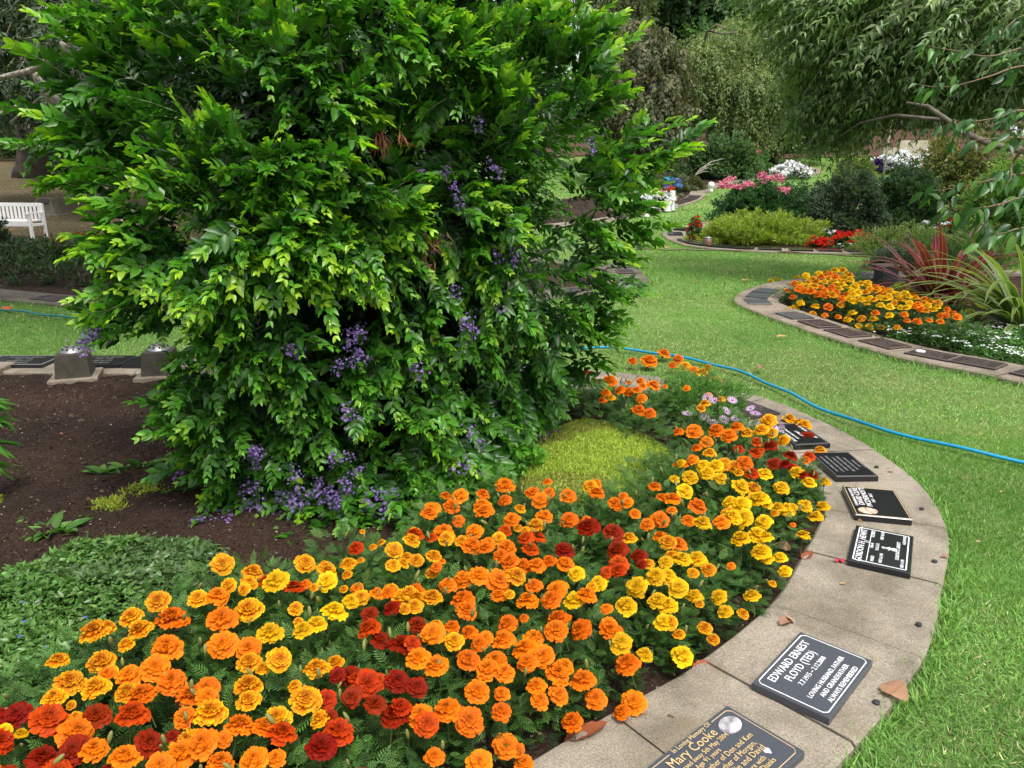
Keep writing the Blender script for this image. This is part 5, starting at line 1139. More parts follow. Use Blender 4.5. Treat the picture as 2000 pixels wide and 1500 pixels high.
far = [((1545, 350), .85, .6, .55, (.8, .8, .8), 60, .15, 'white petunias mounded at the end of the far bed'), ((1240, 418), .65, .4, .5, (.82, .82, .8), 60, .11, 'white petunias at the left end of the far kerb'), ((1283, 412), .62, .4, .5, (.82, .82, .8), 60, .11, 'white petunias next to the orange bloom on the far kerb'),
       ((1302, 409), .22, .2, .6, (.7, .12, .02), 14, .11, 'orange red bloom standing behind white petunias'), ((1748, 339), 1.2, .7, .75, (.82, .82, .84), 90, .17, 'bank of white petunias at the back of the right lawn'), ((1722, 341), .9, .5, .5, (.05, .015, .14), 40, .15, 'dark purple petunias mixed before the white bank'),
       ((1812, 334), .8, .5, .7, (.82, .82, .84), 30, .17, 'white petunias behind the bronze-leaved shrub'), ((1975, 268), .5, .4, .6, (.8, .8, .8), 16, .2, 'white blooms far back at the right edge'), ((1222, 418), .3, .3, .5, (.75, .3, .12), 12, .1, 'peach blooms beside the white petunias near the shrub')]
for px, rx, ry, h, col, nh, fr, lb in far: mound_flowers(lb, px, rx, ry, h, col, nh, fr)
JUN = ((.045, .085, .014), (.15, .23, .03), (.36, .46, .065))
bush('juniper', 'spreading golden green feathery juniper on the middle bed', 'juniper', (4.95, 15.7), 1.38, 1.15, .58, 3000, .26, 7, .085, .24, JUN, TL_RH, 'matte_leaf', .1, upd=.25)
DG = ((.010, .024, .012), (.035, .065, .035), (.10, .15, .09))
c = G(1682, 462); bush('round_bush', 'dense dark grey-green dome bush, left of its twin', 'bush', (c[0], c[1]+.8), .92, .85, 1.38, 3600, .13, 4, .075, .45, DG, TL_RH, shell=.22)
c = G(1810, 455); bush('round_bush', 'dense dark green dome bush half behind the light green shrub', 'bush', (c[0]-.1, c[1]+.9), 1.0, .9, 1.45, 3400, .13, 4, .075, .45, ((.010, .03, .012), (.03, .07, .026), (.07, .14, .055)), TL_RH, shell=.22)
c = G(1604, 432); bush('conifer_bush', 'small upright dark green bush beside the dark dome bush', 'bush', (c[0], c[1]), .26, .26, .52, 500, .12, 5, .05, .2, ((.012, .04, .015), (.03, .085, .03), (.06, .14, .05)), TL_RH, upd=1.0)
ROS = ((.012, .04, .014), (.03, .09, .03), (.07, .16, .06))
c = G(1475, 438); rb = bush('rose_bush', 'wide dark green rose bush topped with pink blooms', 'rose bush', (c[0]+.1, c[1]+.3), 1.25, .8, 1.0, 1900, .22, 4, .085, .62, ROS, TL_RH, 'leaf', .1)
flowers_on(rb, [at(x+rng.normal(0, 2), y+rng.normal(0, 2), c[1]+.1) for x, y in ((1412, 358), (1420, 352), (1425, 362), (1432, 366), (1440, 368), (1418, 368), (1428, 350), (1447, 370), (1455, 363), (1468, 360), (1472, 366), (1486, 350), (1492, 345), (1496, 355), (1490, 358), (1500, 350), (1516, 350), (1520, 345), (1526, 350), (1522, 356), (1530, 373), (1524, 371), (1536, 372), (1410, 365))], 40, .10, (.72, .22, .32), .6)
c = G(1550, 425); bush('rose_bush', 'loose rose stems leaning right of the pink rose bush', 'rose bush', (c[0]+.1, c[1]+.3), .55, .45, 1.05, 420, .26, 4, .085, .62, ROS, TL_RH, 'leaf', .1, shell=.8)
c = G(1572, 418); bush('red_leaved_shrub', 'thin reddish shrublet between rose bush and small upright bush', 'shrub', (c[0], c[1]), .35, .3, .6, 200, .2, 4, .06, .4, ((.08, .03, .02), (.16, .06, .03), (.14, .12, .04)), TL_RH, shell=.8)
c = G(1668, 362); bush('round_bush', 'light yellow-green round bush at the edge of the back lawn', 'bush', (c[0], c[1]), .85, .8, 1.15, 1600, .2, 4, .08, .5, ((.04, .07, .02), (.13, .19, .04), (.27, .33, .09)), TL_RH)
c = G(1405, 352); kk = bush('twisted_shrub', 'spreading green shrub with bare twisted grey stems at its left foot', 'shrub', (c[0]+.3, c[1]+.6), 1.7, 1.1, 1.75, 2600, .2, 4, .13, .5, ((.02, .05, .02), (.06, .13, .045), (.16, .26, .11)), TL_RH)
mm = MB()
for k in range(4): mm.tube([(-1.35, -.8, 0), (-1.25+.05*k, -.85, .16+.07*k), (-1.0+.1*k, -.85, .26+.12*k), (-.6+.12*k, -.75, .25+.16*k)], [.035, .03, .022, .012], 6)
mm.build('bare_stem', M['bark_pale'], kk, True)
for k, (px, rx, ry, h, cl, lb, fl_) in enumerate([((1245, 385), 1.2, .8, .8, ((.02, .05, .02), (.06, .12, .04), (.14, .22, .08)), 'mixed green shrubs just above the white petunias', None), ((1300, 375), 1.0, .6, .7, ((.03, .05, .025), (.08, .11, .05), (.15, .18, .09)), 'soft grey-green low shrub on the far bed', None),
      ((1340, 372), .8, .5, .5, ((.05, .03, .02), (.11, .08, .04), (.12, .16, .06)), 'brown-tinged low shrub on the far bed edge', None), ((1465, 335), 1.0, .7, 1.1, ((.02, .06, .02), (.06, .16, .04), (.16, .30, .08)), 'light green rose shrub behind the pink roses', (.75, .22, .3)), ((1490, 322), .7, .6, .8, ((.03, .04, .03), (.07, .09, .06), (.12, .14, .09)), 'dusky blue-topped perennial clump in the far bed', (.08, .07, .16)),
      ((1260, 345), 1.2, .9, 1.3, ((.02, .06, .02), (.07, .16, .03), (.18, .32, .06)), 'yellow-flecked green shrub behind the big shrub tips', (.7, .4, .03)), ((1200, 360), 1.3, .9, 1.5, ((.02, .06, .02), (.05, .13, .03), (.12, .24, .05)), 'leafy shrub seen through the right side of the big shrub', None)]):
    c = G(*px); b_ = bush('border_shrub', lb, 'shrub', (c[0], c[1]), rx, ry, h, 900, .2, 4, .09, .5, cl, TL_RH)
    if fl_:
        P, D, s = dome(12, rx*.6, ry*.6, h, .75, .05); flowers_on(b_, [np.array(q)+np.array(b_.location) for q in P], 40, .14, fl_, .6)
DK = ((.008, .022, .010), (.02, .05, .018), (.045, .09, .03))
for k, (px, Y, rx, h, cl, lb) in enumerate([((1500, 318), 40, 2.0, 3.2, DK, 'very dark rounded shrub under the weeping trees, left one'), ((1555, 312), 41, 2.1, 3.4, ((.012, .035, .012), (.035, .08, .025), (.08, .16, .05)), 'dark green shrub under the weeping trees, right one'), ((1450, 296), 46, 1.6, 2.0, DK, 'small dark shrub on the brown ground between trunks'),
      ((1610, 300), 42, 1.8, 2.6, DK, 'dark shrub behind the drooping branch tips'), ((1235, 318), 30, 2.0, 2.6, ((.01, .03, .012), (.03, .07, .025), (.06, .13, .04)), 'deep green shrub at the foot of the rust-tinged tree')]):
    c = at(px[0], px[1], Y); bush('dark_shrub', lb, 'shrub', (c[0], Y), rx, rx*.8, h, 1500, .35, 4, .16, .5, cl, TL_RH)
# right side
LG = ((.025, .06, .015), (.08, .17, .035), (.22, .36, .07))
bush('tall_shrub', 'tall light green shrub with whorled leaves under the hanging branch', 'shrub', (9.95, 15.3), 1.3, 1.1, 2.05, 2600, .26, 5, .10, .38, LG, TL_LAN, 'leaf')
bush('tall_shrub', 'leafy green shrub cut by the right edge behind the spiky plants', 'shrub', (9.6, 12.9), 1.0, .9, 1.15, 1100, .26, 5, .10, .38, LG, TL_LAN, 'leaf')
c = G(1800, 520); bush('feathery_shrub', 'fine feathery light green shrub behind the red spiky plant', 'shrub', (c[0]+.3, c[1]+1.2), 1.0, .8, .62, 1700, .16, 6, .045, .3, ((.03, .07, .02), (.10, .17, .04), (.24, .32, .09)), TL_RH)
c = G(1900, 540); bush('feathery_shrub', 'fine-leaved green shrub between the red and green spiky plants', 'shrub', (c[0]+.3, c[1]+.9), 1.1, .8, .7, 1500, .16, 6, .045, .3, ((.02, .06, .02), (.07, .13, .035), (.16, .24, .07)), TL_RH)
c = G(1748, 545); bush('grey_leaved_shrub', 'small grey-green ground shrub beside the black bin', 'shrub', (c[0]+.5, c[1]+1.0), .55, .4, .4, 500, .12, 5, .05, .5, ((.03, .05, .035), (.08, .12, .08), (.17, .22, .16)), TL_RH)
c = at(1870, 340, 19.5); bush('photinia', 'loose shrub with yellow-green and bronze leaves under the bare limb', 'shrub', (c[0], 19.5), 1.4, 1.1, 2.6, 1800, .34, 5, .11, .42, ((.03, .05, .015), (.10, .13, .03), (.26, .24, .06)), TL_RH, 'leaf', .5, shell=.7)
c = at(1800, 350, 20.5); bush('photinia', 'thin bronze-leaved shrub in front of the white petunia bank', 'shrub', (c[0], 20.5), .9, .8, 2.0, 500, .3, 4, .11, .42, ((.05, .03, .015), (.09, .08, .03), (.12, .14, .04)), TL_RH, 'leaf', .5, shell=.9)
c = at(1790, 356, 22.5); bush('low_bush', 'pale yellow-green low bush on the lawn edge between dark domes', 'bush', (c[0], 22.5), 1.0, .8, .7, 900, .16, 4, .07, .5, ((.04, .07, .02), (.13, .18, .05), (.25, .30, .10)), TL_RH)

sc2 = np.array([(-9.5, 11.3), (-6.0, 10.0), (-4.2, 9.4), (-3.2, 9.2), (-2.6, 10.2), (-2.4, 13.0), (-9, 13.6), (-13, 12.4)])
cover('dark_ground_plants', 'dark leafy ground plants covering the shaded left bed', 'ground cover', sc2, 9000, .34, .10, .35, ((.010, .028, .012), (.05, .095, .03)), TL_RH, 'matte_leaf', 1.2, .5, True, (.05, .06, .02), 1.6)
# ------------------------------------------------------------ trees
def tree(name, label, base, limbs, lobes, nsh, Lsh, npair, leafL, asp, cols, T=TL_LAN, mat='matte_leaf', droop=.4, out=.7, down=0.0, bark='bark', shell=.5, z0=None, hang=None, crownname='crown', trunkmat=None):
    """limbs: list of (points, radii); lobes: (centre, radii, weight). leafy shoots fill the outer part of every lobe"""
    base = np.array(base, float); root = empty(name, tuple(base), 0, label, 'tree')
    m = MB()
    for P, r in limbs[:1]: m.tube([np.array(p)-base for p in P], r, 10)
    m.build('trunk', M[trunkmat or bark], root, True)
    for P, r in limbs[1:]:
        m = MB(); m.tube([np.array(p)-base for p in P], r, 7); m.build('limb', M['bark' if name == 'drooping_tree' else bark], root, True)
    w = np.array([l[2] for l in lobes], float); w /= w.sum(); li = rng.choice(len(lobes), nsh, p=w)
    c = np.array([l[0] for l in lobes])[li]; rad = np.array([l[1] if hasattr(l[1], '__len__') else (l[1],)*3 for l in lobes])[li]
    u = rnd_dir(nsh); s = 1-shell*rng.random(nsh)**1.3
    P = c+u*rad*s[:, None]; D = u*out+rng.normal(0, .35, (nsh, 3))+[0, 0, -down]
    if hang is not None: D = D+np.array(hang)
    L = Lsh*rng.uniform(.6, 1.3, nsh)
    p, d, nn, l, ww, age, sid, pos = shoots(P-nrm(D)*L[:, None]*.5, D, L, npair, leafL*rng.uniform(.75, 1.2, nsh), asp, droop, spiral=False, tipscale=.6, twist=1.2, lift=.1, jit=.3)
    if down: d = d+np.array([0, 0, -down])
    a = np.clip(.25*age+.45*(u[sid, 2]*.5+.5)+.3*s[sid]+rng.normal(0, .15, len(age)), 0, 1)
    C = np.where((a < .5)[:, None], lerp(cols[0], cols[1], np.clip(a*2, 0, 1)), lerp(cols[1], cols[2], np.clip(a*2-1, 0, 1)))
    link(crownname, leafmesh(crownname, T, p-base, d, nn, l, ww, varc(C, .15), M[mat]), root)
    st_, sf = stems_np(pos[::3, ::3], .006 if leafL < .14 else .012)
    link('twigs', mesh_np('twigs', st_-base, sf, False, None, [M[bark]]), root)
    return root
def L_(px, py, Y, r, w=None):
    r = (r, r, r) if isinstance(r, (int, float)) else r
    return (at(px, py, Y), r, w if w is not None else r[0]*r[2])
# drooping cherry-like tree on the right
OLV = ((.045, .085, .03), (.15, .25, .085), (.34, .46, .18))
b = np.array([8.1, 10.8, 0.0])
T3 = [L_(1700, 40, 10.5, (1.3, 1, .7)), L_(1830, 40, 10, (1.2, 1, .7)), L_(1950, 40, 9.5, (1.1, 1, .7)), L_(2060, 60, 9.5, (1.2, 1, .9)), L_(1660, 120, 11, (.9, .9, .6)), L_(1770, 130, 10.5, (1.1, .9, .6)), L_(1870, 120, 10.5, (1.1, .9, .6)),
      L_(1640, 200, 11.5, (.75, .8, .5)), L_(1745, 175, 11, (.8, .9, .36)), L_(1638, 262, 11.5, (.40, .5, .36), .12), L_(1690, 205, 11, (.5, .6, .3)), L_(1620, -60, 11, (1.3, 1, .7)), L_(1760, -60, 10.5, (1.5, 1, .7)), L_(1920, -60, 10, (1.5, 1, .7)),
      L_(1600, 160, 11.5, (.5, .6, .5)), L_(1990, 140, 10.5, (.8, .7, .45)), L_(1580, 240, 11.8, (.35, .4, .3), .1), L_(1560, 60, 11.5, (.45, .6, .4), .2)]
tree('drooping_tree', 'wide drooping tree with long narrow olive leaves filling the top right', b,
     [([b, at(2090, 330, 10.6), at(2030, 225, 10.4), at(1965, 207, 10.2), at(1925, 165, 10.2), at(1905, 110, 10.2), at(1885, 40, 10.2), at(1870, -60, 10.2)], [.22, .19, .13, .1, .09, .085, .07, .04]),
      ([at(2040, 230, 10.4), at(2000, 130, 9.9), at(1965, 75, 9.8), at(1945, 10, 9.8)], [.1, .09, .07, .04]),
      ([at(1920, 160, 10.2), at(1830, 150, 10.6), at(1750, 165, 10.9), at(1650, 175, 11.2)], [.05, .035, .022, .01]),
      ([at(2000, 130, 9.9), at(1960, 90, 9.8), at(1920, 66, 9.6)], [.05, .03, .02]),
      ([at(2080, 296, 9.2), at(2000, 294, 9.0), at(1940, 284, 8.9), at(1888, 262, 8.8), at(1850, 235, 8.8), at(1812, 208, 8.8), at(1770, 200, 8.9)], [.06, .045, .036, .035, .03, .022, .01]),
      ([at(1905, 110, 10.2), at(1810, 80, 10.4), at(1700, 90, 10.6), at(1610, 120, 11)], [.05, .03, .02, .01]),
      ([at(1850, 235, 8.8), at(1750, 225, 9.4), at(1680, 240, 10), at(1620, 280, 10.8)], [.02, .018, .012, .006])],
     T3, 4000, .55, 7, .135, .30, OLV, TL_LAN, 'leaf', .40, .8, .12, 'bark_pale', .65, hang=(-.75, 0, -.1))
# weeping pale trees in the middle
PAL_ = ((.05, .085, .025), (.15, .22, .06), (.30, .37, .13))
b = at(1395, 296, 38); b[2] = float(terr(b[0], b[1]))
lob = [L_(x, y, Y, (1.6*s, 1.4*s, 1.05*s)) for x, y, Y, s in ((1370, 120, 34, 1), (1420, 100, 35, 1.1), (1480, 105, 35, 1.1), (1540, 120, 35, 1), (1590, 150, 35, .9), (1350, 180, 34, .9), (1400, 170, 34, 1), (1460, 170, 33.5, 1), (1520, 180, 34, 1.1), (1580, 210, 35, .9),
       (1440, 230, 33.5, .75), (1500, 240, 34, .8), (1545, 250, 34, .8), (1420, 262, 34, .35), (1600, 260, 35, .7), (1480, 275, 33.5, .5), (1360, 230, 35, .6), (1450, 60, 36, .7), (1560, 80, 36, .7))]
tree('weeping_tree', 'pale olive weeping tree with fine foliage in the centre distance', b,
     [([b, at(1393, 260, 37), at(1400, 220, 36), at(1412, 170, 35.5)], [.42, .33, .26, .15]), ([at(1396, 250, 37), at(1375, 215, 36), at(1355, 150, 35.5), at(1345, 100, 35)], [.2, .14, .1, .05]), ([at(1400, 235, 36.5), at(1440, 190, 36), at(1490, 140, 35.5), at(1540, 110, 35)], [.2, .15, .1, .05]),
      ([at(1360, 150, 35), at(1380, 62, 33.5), at(1400, 48, 33), at(1420, 58, 33)], [.07, .05, .04, .02]), ([at(1385, 60, 33.5), at(1410, 66, 33), at(1440, 62, 33)], [.05, .04, .02])],
     lob, 6500, .75, 5, .2, .26, PAL_, TL_RH, 'matte_leaf', .5, .7, .35, 'bark', .7)
# rust tinged tree on the left of it
BRN = ((.03, .045, .02), (.085, .11, .045), (.18, .155, .075))
b = at(1265, 330, 30); b[2] = float(terr(b[0], b[1]))
lob = [L_(x, y, Y, (1.2*s, 1.1*s, 1.0*s)) for x, y, Y, s in ((1225, 80, 29, .9), (1265, 110, 28, 1), (1300, 150, 28, .8), (1225, 160, 28, 1), (1270, 190, 27.5, 1), (1310, 220, 28, .8), (1240, 240, 27.5, 1), (1290, 260, 27.5, .9), (1330, 180, 28.5, .5), (1200, 210, 28.5, .9), (1325, 265, 28, .5))]
tree('rust_tinged_tree', 'weeping tree with oval grey-green and rust-brown leaves beside the big shrub', b, [([b, at(1268, 250, 29), at(1262, 150, 29), at(1250, 90, 29)], [.2, .17, .12, .05])],
     lob, 2300, .55, 5, .19, .52, BRN, TL_RH, 'matte_leaf', .6, .7, .6, 'bark', .6)
b = at(1195, 330, 33); b[2] = float(terr(b[0], b[1]))
tree('olive_tree', 'slim olive-leaved tree rising behind the big shrub at the top', b, [([b, at(1195, 200, 33), at(1200, 60, 33), at(1205, -60, 33)], [.25, .2, .14, .08])],
     [L_(x, y, 32.5, (1.3, 1.2, 1.3)) for x, y in ((1190, 20), (1215, 60), (1180, 90), (1225, -30), (1170, -40), (1200, 130))], 1500, .6, 6, .24, .25, ((.04, .055, .02), (.11, .14, .05), (.22, .25, .10)), TL_LAN, 'leaf', .6, .7, .4, 'bark', .8)
# tall dark trees at the back
DKT = ((.015, .045, .015), (.055, .13, .035), (.14, .27, .07))
spec = [(1235, 54, 'tall dark tree with a leaning trunk at the back, left of the row', .9), (1290, 56, 'tall dark tree in the back row, second from the left', .9), (1350, 53, 'tall dark tree in the back row behind the weeping tree', .9), (1415, 57, 'tall dark tree in the back row, left of the bright gap', .9), (1500, 58, 'tall dark tree in the back row, right of the bright gap', .9),
        (1560, 52, 'bright green broad-leaved tree at the back', 1.1), (1640, 55, 'tall green tree behind the drooping tree, left', 1), (1740, 54, 'tall green tree behind the drooping tree, middle', 1), (1850, 55, 'tall green tree behind the drooping tree, right', 1), (1960, 53, 'tall green tree at the back near the right edge', 1)]
for x, Y, lb, s in spec:
    b = at(x, 260, Y); b[2] = float(terr(b[0], b[1]))
    bright = 'bright' in lb; cl = ((.03, .08, .02), (.09, .22, .04), (.20, .38, .08)) if bright else DKT
    lob = [L_(x+rng.normal(0, 22), yy+rng.normal(0, 12), Y+rng.normal(0, 1.2), (rng.uniform(1.4, 2.3), 1.8, rng.uniform(1.0, 1.8))) for yy in (75, 50, 30, 10, -15, -40, -70, -110, -140)]
    if bright: lob = [L_(x+rng.normal(20, 28), yy, Y, (2.0, 1.8, 1.6)) for yy in (85, 60, 40, 15, -10, -40, -80)]
    if x > 1600: lob += [L_(x+rng.normal(0, 30), yy, Y, (2.2, 2, 1.6)) for yy in (200, 160, 120)]
    tree('background_tree', lb, b, [([b, at(x+4, 150, Y), at(x-4, 40, Y), at(x, -120, Y)], [.38, .32, .26, .14]), ([at(x, 70, Y), at(x+25, 20, Y), at(x+38, -50, Y)], [.14, .1, .05])],
         lob, 900, .9, 4, .42, .62, cl, TL_RH, 'matte_leaf', .3, .8, .1, 'bark_dark', .8)
# the dark old tree on the left
LT = ((.015, .032, .015), (.045, .075, .035), (.12, .17, .085))
b = at(62, 345, 31.4); b[2] = float(terr(b[0], b[1]))-.05
lob = [L_(x, y, Y, (r_, r_, r_*.7)) for x, y, Y, r_ in ((20, 20, 22, 2.4), (90, 60, 21, 2.2), (170, 30, 21, 2.4), (0, 120, 22, 2.0), (60, 150, 21, 1.6), (140, 130, 20, 1.8), (210, 110, 20, 2.2), (280, 60, 20, 2.6), (-60, 60, 22, 2.5), (40, 205, 22, 1.1), (110, 210, 21, 1.1), (180, 200, 20, 1.5), (250, 190, 20, 1.8), (320, 150, 20, 2.2), (-40, 190, 23, 1.2), (-20, -60, 22, 2.4), (120, -60, 22, 2.4), (300, -40, 22, 2.5))]
tree('old_tree', 'big old tree with thick dark trunk and pale bare boughs in the left shade', b,
     [([b, at(63, 325, 31.2), at(62, 290, 31), at(58, 235, 30.5), at(70, 160, 28), at(90, 60, 27)], [.72, .58, .5, .48, .42, .3]), ([at(62, 250, 30), at(180, 250, 24), at(128, 217, 18.5), at(105, 195, 18.2), at(80, 168, 18), at(60, 130, 18)], [.3, .22, .13, .14, .11, .05]),
      ([at(-30, 160, 19), at(20, 147, 18), at(60, 138, 17.8), at(95, 118, 17.7), at(130, 112, 17.6)], [.05, .06, .07, .07, .06]), ([at(-30, 225, 18), at(10, 220, 18), at(35, 205, 18)], [.06, .05, .03]), ([at(130, 112, 17.6), at(128, 90, 17.6), at(150, 30, 17.8)], [.14, .12, .1]), ([at(-30, 148, 18), at(10, 150, 18)], [.05, .03]), ([at(20, 240, 20), at(80, 190, 19), at(150, 180, 18.5)], [.03, .03, .02])],
     lob, 4600, .6, 6, .17, .4, LT, TL_RH, 'matte_leaf', .5, .8, .2, 'bark_pale', .9, trunkmat='bark_dark')
b = np.array([-9.8, 4.5, 0.0])  # added tree, unseen, placed so its canopy shades the left side
sl = [((-8.3+dx, 6.4+dy, 6.3+dz), (1.9, 1.8, 1.1), 2.0) for dx, dy, dz in ((0, 0, 1), (2.2, .3, .3), (4.0, .8, .0), (1.0, 2.5, .6), (3.2, 3.2, .1), (5.0, 2.6, .1), (-1.5, 2.5, .8), (.5, 5.0, .4), (2.6, 6.0, .2), (4.6, 5.2, .1), (-1.5, 5.8, .6), (0, 8.2, .4), (2.4, 8.4, .3), (-2, -1.5, .6), (3.0, -2.0, .4), (5.4, -.8, .4), (4.4, 7.4, .3))]
tree('added_shade_tree', 'added spreading tree out of view at the left, its canopy shading lawn and bed', b, [([b, b+[.2, .2, 2.5], b+[.8, .4, 4.6], b+[1.0, .5, 6.6]], [.3, .25, .2, .12]), ([b+[.5, .3, 3.8], b+[3, 1.0, 5.4], b+[6, 1.5, 6.2]], [.14, .1, .04]), ([b+[.6, .3, 4.2], b+[1.8, 4, 5.8], b+[3, 8, 6.4]], [.14, .1, .04])],
     sl, 2600, .6, 5, .22, .45, LT, TL_RH, 'matte_leaf', .3, .8, .2, 'bark_dark', .8)
for k, (px, Y, rx, h, cl, lb) in enumerate([((15, 330), 44, 3.2, 2.8, ((.06, .09, .03), (.16, .22, .07), (.32, .38, .14)), 'pale sunlit bush far back at the left edge'), ((95, 325), 43, 2.2, 2.4, ((.05, .07, .03), (.13, .17, .06), (.28, .30, .12)), 'pale bush just right of the old trunk'), ((20, 322), 38, 2.6, .9, ((.02, .05, .02), (.05, .10, .03), (.09, .15, .05)), 'clipped low dark hedge on the far left lawn'),
      ((150, 335), 36, 2.6, 3.2, DK, 'dark shrub mass behind the shrub tips at left'), ((230, 335), 33, 2.6, 3.4, DK, 'dark shrub between old tree and big shrub'), ((320, 335), 30, 2.6, 3.6, DK, 'dark shrub mostly hidden by the big shrub'), ((-60, 330), 40, 3, 4, DK, 'dark shrub outside the left edge'),
      ((30, 290), 55, 4, 6, ((.05, .08, .03), (.14, .19, .07), (.26, .31, .12)), 'tall pale foliage far behind the old tree')]):
    c = at(px[0], px[1], Y); bush('distant_bush', lb, 'bush', (c[0], Y), rx, rx*.8, h, 1300, .4, 4, .2, .5, cl, TL_RH)
c = G(-12, 520); bush('dark_shrub', 'dark small-leaved shrub cut by the left edge before the bench', 'shrub', (c[0]-.25, c[1]+.1), .62, .6, 1.25, 900, .2, 5, .065, .5, ((.010, .022, .014), (.025, .045, .03), (.06, .09, .06)), TL_OV, 'leaf')
c = G(165, 510)
for k, (x, y) in enumerate(((60, 505), (130, 512), (200, 515), (250, 510))):
    c = G(x, y); bush('low_shrub', ['low dark leafy plant left in the shaded bed', 'low dark leafy plant in the middle of the shaded bed', 'low dark leafy plant near the shrub tips', 'low dark leafy plant behind the shrub tips'][k], 'shrub', (c[0], c[1]), .5, .35, .32, 260, .16, 4, .09, .5, ((.012, .03, .012), (.03, .065, .025), (.06, .11, .04)), TL_OV)
# wall of distant woodland on the rise
wl_ = []
n = 16000; xs = rng.uniform(-70, 75, n); zz = rng.uniform(0, 1, n)**1.1; ys = 74+rng.uniform(0, 7, n)+4*vnoise(xs+80, zz*0, .2)
hh = 3+3.5*vnoise(xs+90, xs*0, .16); P = np.column_stack([xs, ys, float(terr(0, 62))+zz*hh]); a = np.clip(zz+rng.normal(0, .2, n), 0, 1)
o = link('distant_woods', leafmesh('distant_woods', TL_RH, P, rnd_dir(n), rnd_dir(n)+[0, -.4, .6], rng.uniform(.5, 1.1, n), .5, varc(lerp((.012, .035, .014), (.07, .14, .045), a), .2), M['matte_leaf'])); o['kind'] = 'stuff'; o['label'] = 'dark distant woodland closing the garden behind all trees'; o['category'] = 'woodland'
# near branches with large leaves hanging in from the right
b = np.array([4.5, 4.6, 0.0]); nb = empty('near_branch_tree', tuple(b), 0, 'tree at the right edge whose near boughs carry large drooping toothed leaves', 'tree')
m = MB(); m.tube([(0, 0, 0), (.05, .05, 1.2), (.1, 0, 2.6), (.2, 0, 4)], [.12, .1, .08, .06], 10); m.build('trunk', M['bark'], nb, True)
lv = []
NB = [([(2100, 60), (1990, 95), (1930, 110), (1870, 100), (1810, 90)], 4.9, 20), ([(2100, 120), (1990, 130), (1930, 150), (1850, 170), (1790, 165)], 4.8, 20), ([(2100, 230), (2000, 215), (1950, 230), (1880, 240), (1840, 245)], 4.6, 26), ([(2100, 290), (2000, 270), (1950, 270), (1900, 275), (1865, 280)], 4.6, 20),
      ([(2100, 330), (1990, 340), (1940, 350), (1880, 365), (1810, 375)], 4.0, 30), ([(2100, 380), (2000, 385), (1950, 400), (1880, 410), (1830, 400)], 4.0, 26), ([(2000, 290), (1975, 320), (1975, 350), (1950, 375)], 4.0, 8), ([(1950, 400), (1925, 430), (1910, 450), (1895, 470)], 3.9, 10), ([(2100, 440), (2000, 445), (1960, 455), (1930, 460)], 3.9, 22), ([(2100, 20), (2000, 30), (1960, 60)], 5.0, 14)]
for pts, Y, n_ in NB:
    P = resample(catmull([at(x, y, Y+.1*math.sin(i*2)) for i, (x, y) in enumerate(pts)], 6), .05)
    mb = MB(); mb.tube([q-b for q in P], list(np.linspace(.008, .002, len(P))), 5); mb.build('branch', M['twig'], nb, True)
    n_ = int(n_*1.15); k = rng.integers(int(len(P)*.25), len(P), n_); q = P[k]+rng.normal(0, .02, (n_, 3)); d = np.column_stack([rng.normal(-.5, .6, n_), rng.normal(0, .5, n_), rng.normal(-.8, .35, n_)])
    lv += [(a_, c_) for a_, c_ in zip(q, d)]
BL = [mesh_np('leaf', TL_SER[0]*[1, .42, 1], TL_SER[1], False, np.repeat(varc(np.array([c_]), .05), len(TL_SER[0]), 0), [M['leaf']]) for c_ in ((.05, .14, .03), (.07, .19, .04), (.04, .10, .03), (.13, .28, .045), (.045, .13, .04))]
for q, d in lv:
    x = Vector(d).normalized(); s = Vector((rng.normal(0, .4), -.6+rng.normal(0, .3), .8)).cross(x).normalized(); n2 = x.cross(s); mt = Matrix((x, s, n2)).transposed().to_4x4(); mt.translation = Vector(q-b)
    o = link('leaf', random.choice(BL), nb); o.matrix_local = mt @ Matrix.Scale(rng.uniform(.06, .105), 4)

# ------------------------------------------------------------ lawn grass
def grass(n, region, Lh, Wd, T, cols, zoff=0.0, lean=1.2):
    x0, x1, y0, y1 = region; q = np.column_stack([rng.uniform(x0, x1, n), rng.uniform(y0, y1, n)])
    k = (np.abs(q[:, 0]) < q[:, 1]*.72+.7) & ~off_lawn(q); q = q[k]; n = len(q)
    P = np.column_stack([q, terr(q[:, 0], q[:, 1])+zoff]); D = rng.normal(0, lean*.5, (n, 3)); D[:, 2] = abs(rng.normal(.55, .3, n))+.12
    L = Lh*rng.uniform(.5, 1.2, n); v = vnoise(q[:, 0]+3, q[:, 1]+3, .9)*.5+vnoise(q[:, 0], q[:, 1], 3.1)*.3+rng.random(n)*.45
    C = lerp(cols[0], cols[1], np.clip(v*1.1-.15, 0, 1))
    dry = rng.random(n) < .04+.24*(vnoise(q[:, 0]+11, q[:, 1]+7, .75) > .60)+.10*(vnoise(q[:, 0], q[:, 1], 4.) > .6); C[dry] = np.array(cols[2])*rng.uniform(.6, 1.2, (dry.sum(), 1))
    return P, D, np.array([0, 0, 1.0])+rng.normal(0, .6, (n, 3)), L, Wd*rng.uniform(.7, 1.3, n), varc(C, .18), T
GC = ((.11, .235, .045), (.28, .49, .12), (.50, .50, .24))
